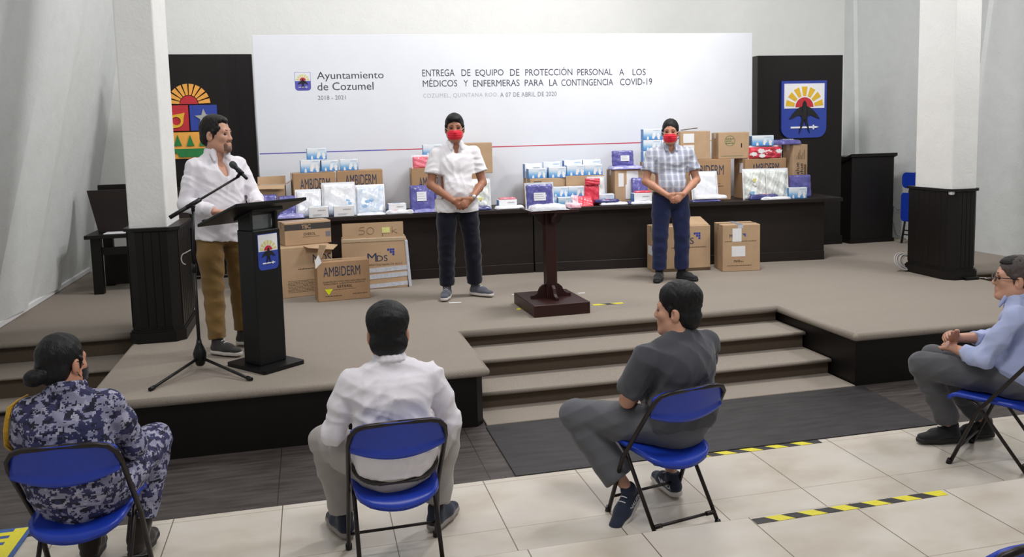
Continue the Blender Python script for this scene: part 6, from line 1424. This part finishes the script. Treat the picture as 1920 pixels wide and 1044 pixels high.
# speaker at the lectern
def speaker():
    J = standing(1.80, 1.0); x, y = .135, 2.00; root = person_root('bearded man in white long sleeved shirt and khaki trousers speaking at the black lectern', x, y, SH, .56)
    J['anR'] = V3(-.115, -.06, .10); J['knR'] = V3(-.12, -.06, .52); J['toeR'] = V3(.35, -.93, 0); J['anL'] = V3(.15, .05, .10); J['knL'] = V3(.13, .01, .52); J['toeL'] = V3(.5, -.86, 0)
    J['shL'] = V3(.178, .01, 1.42); J['shR'] = V3(-.178, .01, 1.42); J['elR'] = V3(-.268, .0, 1.15); J['wrR'] = V3(-.165, -.245, 1.10); J['elL'] = V3(.238, -.09, 1.17); J['wrL'] = V3(.15, -.31, 1.12)
    J['handR'] = (V3(.35, -.93, -.02), V3(.0, -.1, -1), V3(1, .3, 0), (.15, .2, .2, .25), .2, 1.05); J['handL'] = (V3(-.35, -.93, -.02), V3(0, -.1, -1), V3(-1, .3, 0), (.15, .2, .2, .25), .2, 1.05)
    J['fat'] = .9; Hd = Head(V3(.0, -.015, 1.655), .60, -.02, 1.13); body_mesh(root, Z0, J, Hd, SK3); Hd.features(root, Z0, H_BRN)
    Hd.hair(root, Z0, H_BRN, 'swept', 5, .004)
    b = Vol(.0045); b.el(Hd.p(0, .071, -.094), np.array((.034, .031, .030)) * 1.13, Hd.R, .01)
    b.rc(Hd.p(-.03, .078, -.07), Hd.p(-.028, .07, -.1), .014, .017, .01); b.rc(Hd.p(.03, .078, -.07), Hd.p(.028, .07, -.1), .014, .017, .01); b.rc(Hd.p(-.022, .088, -.047), Hd.p(.022, .088, -.047), .0085, .0085, .006); b.el(Hd.p(0, .10, -.068), (.026, .02, .014), Hd.R, .006, 's'); b.build('goatee', H_GRY, root)
    trousers(root, Z0, J, CL_KHAKI, (V3(0, 0, .93), V3(0, 0, 1)), .010, .06, (.092, .086, .070, .064, .058), seed=12, amp=.007)
    def nk(v): v.el(J['neck'] + V3(.01, -.10, -.05), V3(.032, .06, .12), None, .01, 's'); v.el(J['neck'] + V3(0, -.01, .055), V3(.062, .066, .05), None, .01, 's')
    so = shirt(root, Z0, J, CL_WHITE2, [(V3(0, 0, .855), V3(-.12, .05, -1))], .018, 1.88, .008, seed=9, loose=.012, neckcut=nk, amp=.007)
    collar(root, Z0, J, CL_WHITE2, parent=so, r=.070, h=.05)
    for sd in 'LR':
        w_ = J['el' + sd] + (J['wr' + sd] - J['el' + sd]) * .86; d = nrm(J['wr' + sd] - J['el' + sd]); b = Vol(.005); b.rc(w_ - d * .02, w_ + d * .02, .046, .045, .006); b.cut(w_ - d * .035, -d); b.cut(w_ + d * .03, d); b.build('cuff', CL_WHITE2, so)
    for sd in 'LR': shoe(root, Z0, J['an' + sd], J['toe' + sd], None, SH_CHAR, SOLE_W, .275)
    return root
speaker()
def seated(wd=1.0):
    J = dict(pelvis=V3(0, .09, .52), waist=V3(0, .10, .645), chest=V3(0, .085, .82), neck=V3(0, .045, .985), hipL=V3(.095, .06, .505), hipR=V3(-.095, .06, .505), knL=V3(.2, -.36, .515), knR=V3(-.2, -.36, .515), anL=V3(.2, -.32, .10), anR=V3(-.2, -.32, .10),
             toeL=V3(.35, -.93, 0), toeR=V3(-.35, -.93, 0), shL=V3(.18 * wd, .06, .905), shR=V3(-.18 * wd, .06, .905), elL=V3(.26 * wd, .0, .67), elR=V3(-.26 * wd, .0, .67), wrL=V3(.19, -.24, .635), wrR=V3(-.19, -.24, .635))
    J['handL'] = (V3(-.1, -.95, -.1), V3(0, -.1, -1), V3(-1, 0, 0), (.4, .4, .4, .4), .3, 1.0); J['handR'] = (V3(.1, -.95, -.1), V3(0, -.1, -1), V3(1, 0, 0), (.4, .4, .4, .4), .3, 1.0)
    J['chestf'] = V3(0, -1, .08); J['w'] = wd; return J
def seat_root(label, ch, dz=0.0, dx=0.0, dy=0.0): return person_root(label, ch[0] + dx - .045 * math.sin(ch[3]), ch[1] + dy + .045 * math.cos(ch[3]), ch[2], PI + ch[3] + dz)
BACKCUT = lambda z, y: (V3(0, y, z), V3(0, .25, -1))
def man_white():
    J = seated(1.05); root = seat_root('seated man in white shirt and light grey trousers seen from behind', CH2)
    J['knL'] = V3(.30, -.30, .52); J['knR'] = V3(-.31, -.30, .52); J['anL'] = V3(.225, -.30, .10); J['anR'] = V3(-.235, -.24, .10); J['toeL'] = V3(.30, -.95, 0); J['toeR'] = V3(-.6, -.8, 0)
    J['elL'] = V3(.278, .03, .665); J['elR'] = V3(-.278, .03, .665); J['wrL'] = V3(.24, -.2, .63); J['wrR'] = V3(-.24, -.2, .63)
    Hd = Head(V3(.0, .005, 1.115), -.08, -.05, 1.12); body_mesh(root, Z0, J, Hd, SK1); Hd.features(root, Z0, H_BLK); Hd.hair(root, Z0, H_BLK, 'full', 7, .004)
    tr = trousers(root, Z0, J, CL_GREYP, (V3(0, .2, .60), V3(0, .45, 1)), .012, .10, (.092, .088, .072, .066, .060), seed=21, amp=.006)
    so = shirt(root, Z0, J, CL_WHITE2, (V3(0, .17, .462), V3(0, .45, -1)), .019, 1.9, .02, seed=22, amp=.007, neckcut=lambda v: v.el(J['neck'] + V3(0, -.015, .06), V3(.058, .062, .05), None, .01, 's'), extra=lambda v: v.rc(V3(-.075, .115, .60), V3(.075, .115, .60), .125, .125, .06))
    collar(root, Z0, J, CL_WHITE2, parent=so, r=.064, h=.05)
    b = Vol(.005); b.rc(V3(-.12, .155, .875), V3(.12, .155, .875), .03, .03, .02); b = None
    bl = Vol(.005); bl.rc(J['pelvis'] + V3(-.065, .0, -.01), J['pelvis'] + V3(.065, .0, -.01), .139, .139, .03, (V3(0, 1, 0), .95)); n_ = nrm(V3(0, .45, 1)); bl.cut(V3(0, .2, .480), n_); bl.cut(V3(0, .2, .466), -n_); bl.cut(V3(0, -.02, 0), V3(0, -1, 0)); bo = bl.build('belt', CL_BELT, tr)
    for sd in 'LR': shoe(root, Z0, J['an' + sd], J['toe' + sd], None, SH_NAVY, SOLE_G, .28)
man_white()
def man_scrubs():
    J = seated(1.04); root = seat_root('seated man in dark grey scrubs and navy sneakers looking left, facing the stairs', CH3, -.08, .08, .03)
    J['knL'] = V3(.435, -.25, .50); J['anL'] = V3(.235, -.03, .135); J['toeL'] = V3(.72, .45, -.42); J['knR'] = V3(-.14, -.42, .51); J['anR'] = V3(-.10, -.14, .105); J['toeR'] = V3(-.05, -1, 0)
    J['chestf'] = nrm(V3(.30, -.95, .08)); J['shL'] = V3(.205, .11, .885); J['shR'] = V3(-.215, .02, .895); J['chest'] = V3(-.02, .10, .82); J['neck'] = V3(-.03, .06, .97); J['waist'] = V3(-.02, .09, .645)
    J['elL'] = V3(.255, .0, .64); J['wrL'] = V3(.08, -.21, .60); J['elR'] = V3(-.25, -.12, .68); J['wrR'] = V3(.0, -.27, .62)
    Hd = Head(V3(-.03, .025, 1.095), .80, -.02, 1.12); body_mesh(root, Z0, J, Hd, SK3); Hd.features(root, Z0, H_BLK); Hd.hair(root, Z0, H_BLK, 'full', 9, .006)
    trousers(root, Z0, J, CL_SCRUBP, (V3(0, .2, .60), V3(0, .35, 1)), .013, .17, (.095, .092, .078, .078, .080), seed=31, amp=.006)
    shirt(root, Z0, J, CL_SCRUB, (V3(0, .17, .485), V3(0, .5, -1)), .019, .80, .015, seed=32, amp=.007, name='scrub_top', neckcut=lambda v: v.el(J['neck'] + V3(.01, -.02, .05), V3(.066, .07, .05), None, .01, 's'), extra=lambda v: v.rc(V3(-.07, .12, .60), V3(.07, .12, .60), .125, .125, .06))
    for sd in 'LR':
        so = shoe(root, Z0, J['an' + sd], J['toe' + sd], V3(0, 0, 1), SH_NAVY, SOLE_W, .28)
        t = nrm(J['toe' + sd]); up = nrm(V3(0, 0, 1) - t * t[2]); side = np.cross(t, up) * (1 if sd == 'L' else 1); an = J['an' + sd]
        # maker's letters on the outer heel side
        me = text_mesh('NAUTICA', 0, .14, 0, .026, 0.0, bold=.02)
        sd_out = side if np.dot(side, V3(0, 1, 0) if sd == 'L' else V3(1, 0, 0)) > 0 else -side
        o_ = an - up * .045 + sd_out * .043 - t * .045
        xx = -t if np.dot(np.cross(-t, up), sd_out) > 0 else t
        st = o_ if xx is t or np.allclose(xx, t) else o_ + t * .13
        for v_ in me.vertices: c = np.array(v_.co); p_ = st + xx * c[0] + up * c[2]; v_.co = tuple(p_ + sd_out * .003 + up * 0)
        from_mesh('lettering', me, M_CUFFL, so)
man_scrubs()
def woman():
    J = seated(.95); root = seat_root('seated woman in navy camouflage uniform with a low hair bun and black face mask', CH1)
    J['knR'] = V3(-.20, -.38, .56); J['anR'] = V3(-.12, -.29, .12); J['knL'] = V3(.10, -.42, .53); J['anL'] = V3(.10, -.30, .12); J['toeL'] = V3(.05, -1, 0); J['toeR'] = V3(-.15, -1, 0)
    J['neck'] = V3(.035, .05, .965); J['shL'] = V3(.195, .07, .895); J['shR'] = V3(-.135, .05, .895); J['chest'] = V3(.03, .085, .80); J['waist'] = V3(.015, .115, .64)
    J['elR'] = V3(-.195, -.06, .66); J['elL'] = V3(.225, .0, .66); J['wrR'] = V3(-.11, -.27, .63); J['wrL'] = V3(.05, -.26, .62)
    Hd = Head(V3(.055, .01, 1.085), -.45, -.08, 1.06); J['neckr'] = .048; body_mesh(root, Z0, J, Hd, SK1); Hd.features(root, Z0, H_BLK, lips=False)
    hr = Hd.hair(root, Z0, H_BLK, 'short', 13, .0)
    b = Vol(.005); c = Hd.p(.028, -.118, -.04); b.el(c, (.042, .042, .036), None, .01); b.rc(Hd.p(0, -.09, -.03), c, .035, .035, .015); b.fold = folds(.003, 130, 3); b.build('hair_bun', H_BLK, hr)
    Hd.mask(root, Z0, CL_BLK)
    trousers(root, Z0, J, CL_CAMO, (V3(0, .2, .60), V3(0, .35, 1)), .013, .22, (.092, .088, .076, .074, .066), seed=41, amp=.006)
    so = shirt(root, Z0, J, CL_CAMO, (V3(0, .17, .485), V3(0, .5, -1)), .022, 1.92, .0, seed=42, amp=.007, neckcut=lambda v: v.el(J['neck'] + V3(0, -.015, .080), V3(.054, .058, .045), None, .01, 's'), extra=lambda v: v.rc(J['neck'] + V3(-.02, .012, -.005), J['neck'] + V3(.02, .012, -.005), .058, .058, .03) and v.rc(V3(-.07, .12, .60), V3(.07, .12, .60), .13, .13, .06))
    collar(root, Z0, J, CL_CAMO, parent=so, r=.060, h=.05)
    sh = J['shL']; b = MB()
    for k in range(3):
        pts = [sh + V3(.01 + .006 * k, -.03, .07 - .004 * k), sh + V3(.035, .015 + .008 * k, .062), sh + V3(.058 + .006 * k, .03, .035), sh + V3(.072 + .005 * k, .03, -.01), sh + V3(.082 + .006 * k, .025, -.06), sh + V3(.09 + .006 * k, .01, -.11 - .012 * k), sh + V3(.085, -.03, -.15 - .015 * k)]
        b.tube([tuple(p - V3(.012, 0, .004)) for p in pts], .005, M_GLD, 8)
    b.build('shoulder_cord', parent=so)
    for sd in 'LR':
        an = J['an' + sd]; bt = shoe(root, Z0, an, J['toe' + sd], None, SH_BRN, SOLE_K, .255, high=.03)
        v = Vol(.0055); v.rc(an - V3(0, 0, .01), an + (J['kn' + sd] - an) * .42, .052, .062, .02); v.cut(an + (J['kn' + sd] - an) * .40, V3(0, 0, 1)); v.build('boot_shaft', SH_BRN, bt)
woman()
def man_glasses():
    J = seated(1.05); root = seat_root('seated man in light blue shirt, glasses and dark trousers at the right edge, facing left', CH4, .12, .10, .0)
    J['knL'] = V3(.09, -.44, .53); J['anL'] = V3(-.10, -.30, .10); J['toeL'] = V3(.65, -.75, 0); J['knR'] = V3(-.16, -.42, .52); J['anR'] = V3(-.30, -.14, .10); J['toeR'] = V3(.65, -.75, 0)
    J['chestf'] = nrm(V3(.1, -1, .06)); J['elL'] = V3(.245, -.09, .655); J['wrL'] = V3(.06, -.27, .65); J['elR'] = V3(-.26, -.06, .68); J['wrR'] = V3(-.02, -.28, .70)
    J['handL'] = (V3(-.8, -.5, .1), V3(0, .3, -1), V3(0, -1, .3), (.5, .5, .5, .5), .4, 1.05); J['handR'] = (V3(.85, -.35, .35), V3(.1, .6, -.6), V3(0, -.3, 1), (.35, .4, .45, .5), .4, 1.05)
    Hd = Head(V3(.0, .03, 1.105), .28, .03, 1.10); body_mesh(root, Z0, J, Hd, SK3); Hd.features(root, Z0, H_BRN)
    Hd.hair(root, Z0, H_SIDE, 'short', 15, .0); b = Vol(.005); b.el(Hd.p(0, -.012, .078), np.array((.066, .092, .050)) * 1.1, Hd.R, .01); b.cut(Hd.p(0, 0, .078), -Hd.u); b.fold = folds(.003, 150, 5); b.build('hair_top', H_BRN, root)
    b = MB(); 
    for sd in (-1, 1):
        ring = [Hd.p(sd * .032 + .024 * math.cos(a), .104 - .006 * abs(math.cos(a)), .0 + .017 * math.sin(a)) for a in np.linspace(0, 2 * PI, 18)[:-1]]
        b.tube([tuple(p) for p in ring], .0022, M_BLACK, 6, closed=True); b.tube([tuple(Hd.p(sd * .056, .098, .006)), tuple(Hd.p(sd * .076, .05, .008)), tuple(Hd.p(sd * .082, -.01, .008))], .0028, M_BLACK, 6)
    b.tube([tuple(Hd.p(-.009, .105, .004)), tuple(Hd.p(0, .108, .006)), tuple(Hd.p(.009, .105, .004))], .0022, M_BLACK, 6); g = b.build('glasses', parent=root)
    for sd in (-1, 1):
        b = MB(); n = 16; P = [tuple(Hd.p(sd * .032 + .022 * math.cos(2 * PI * k / n), f_, .015 * math.sin(2 * PI * k / n))) for f_ in (.102, .1035) for k in range(n)]
        b.poly(P, [tuple(range(n)), tuple(range(2 * n - 1, n - 1, -1))] + [(i, n + i, n + (i + 1) % n, (i + 1) % n) for i in range(n)], M_LENS); b.build('lens', parent=g)
    trousers(root, Z0, J, CL_DGREY, (V3(0, .2, .60), V3(0, .35, 1)), .012, .12, (.092, .088, .072, .066, .062), seed=51, amp=.006)
    so = shirt(root, Z0, J, CL_LBLUE, (V3(0, .17, .475), V3(0, .30, -1)), .020, 1.62, .02, seed=52, amp=.007, neckcut=lambda v: v.el(J['neck'] + V3(0, -.015, .06), V3(.058, .062, .05), None, .01, 's'), extra=lambda v: v.rc(V3(-.07, .10, .60), V3(.07, .10, .60), .135, .135, .06))
    collar(root, Z0, J, CL_LBLUE, parent=so, r=.064, h=.05)
    for sd in 'LR': shoe(root, Z0, J['an' + sd], J['toe' + sd], None, SH_DK, SOLE_K, .28)
man_glasses()
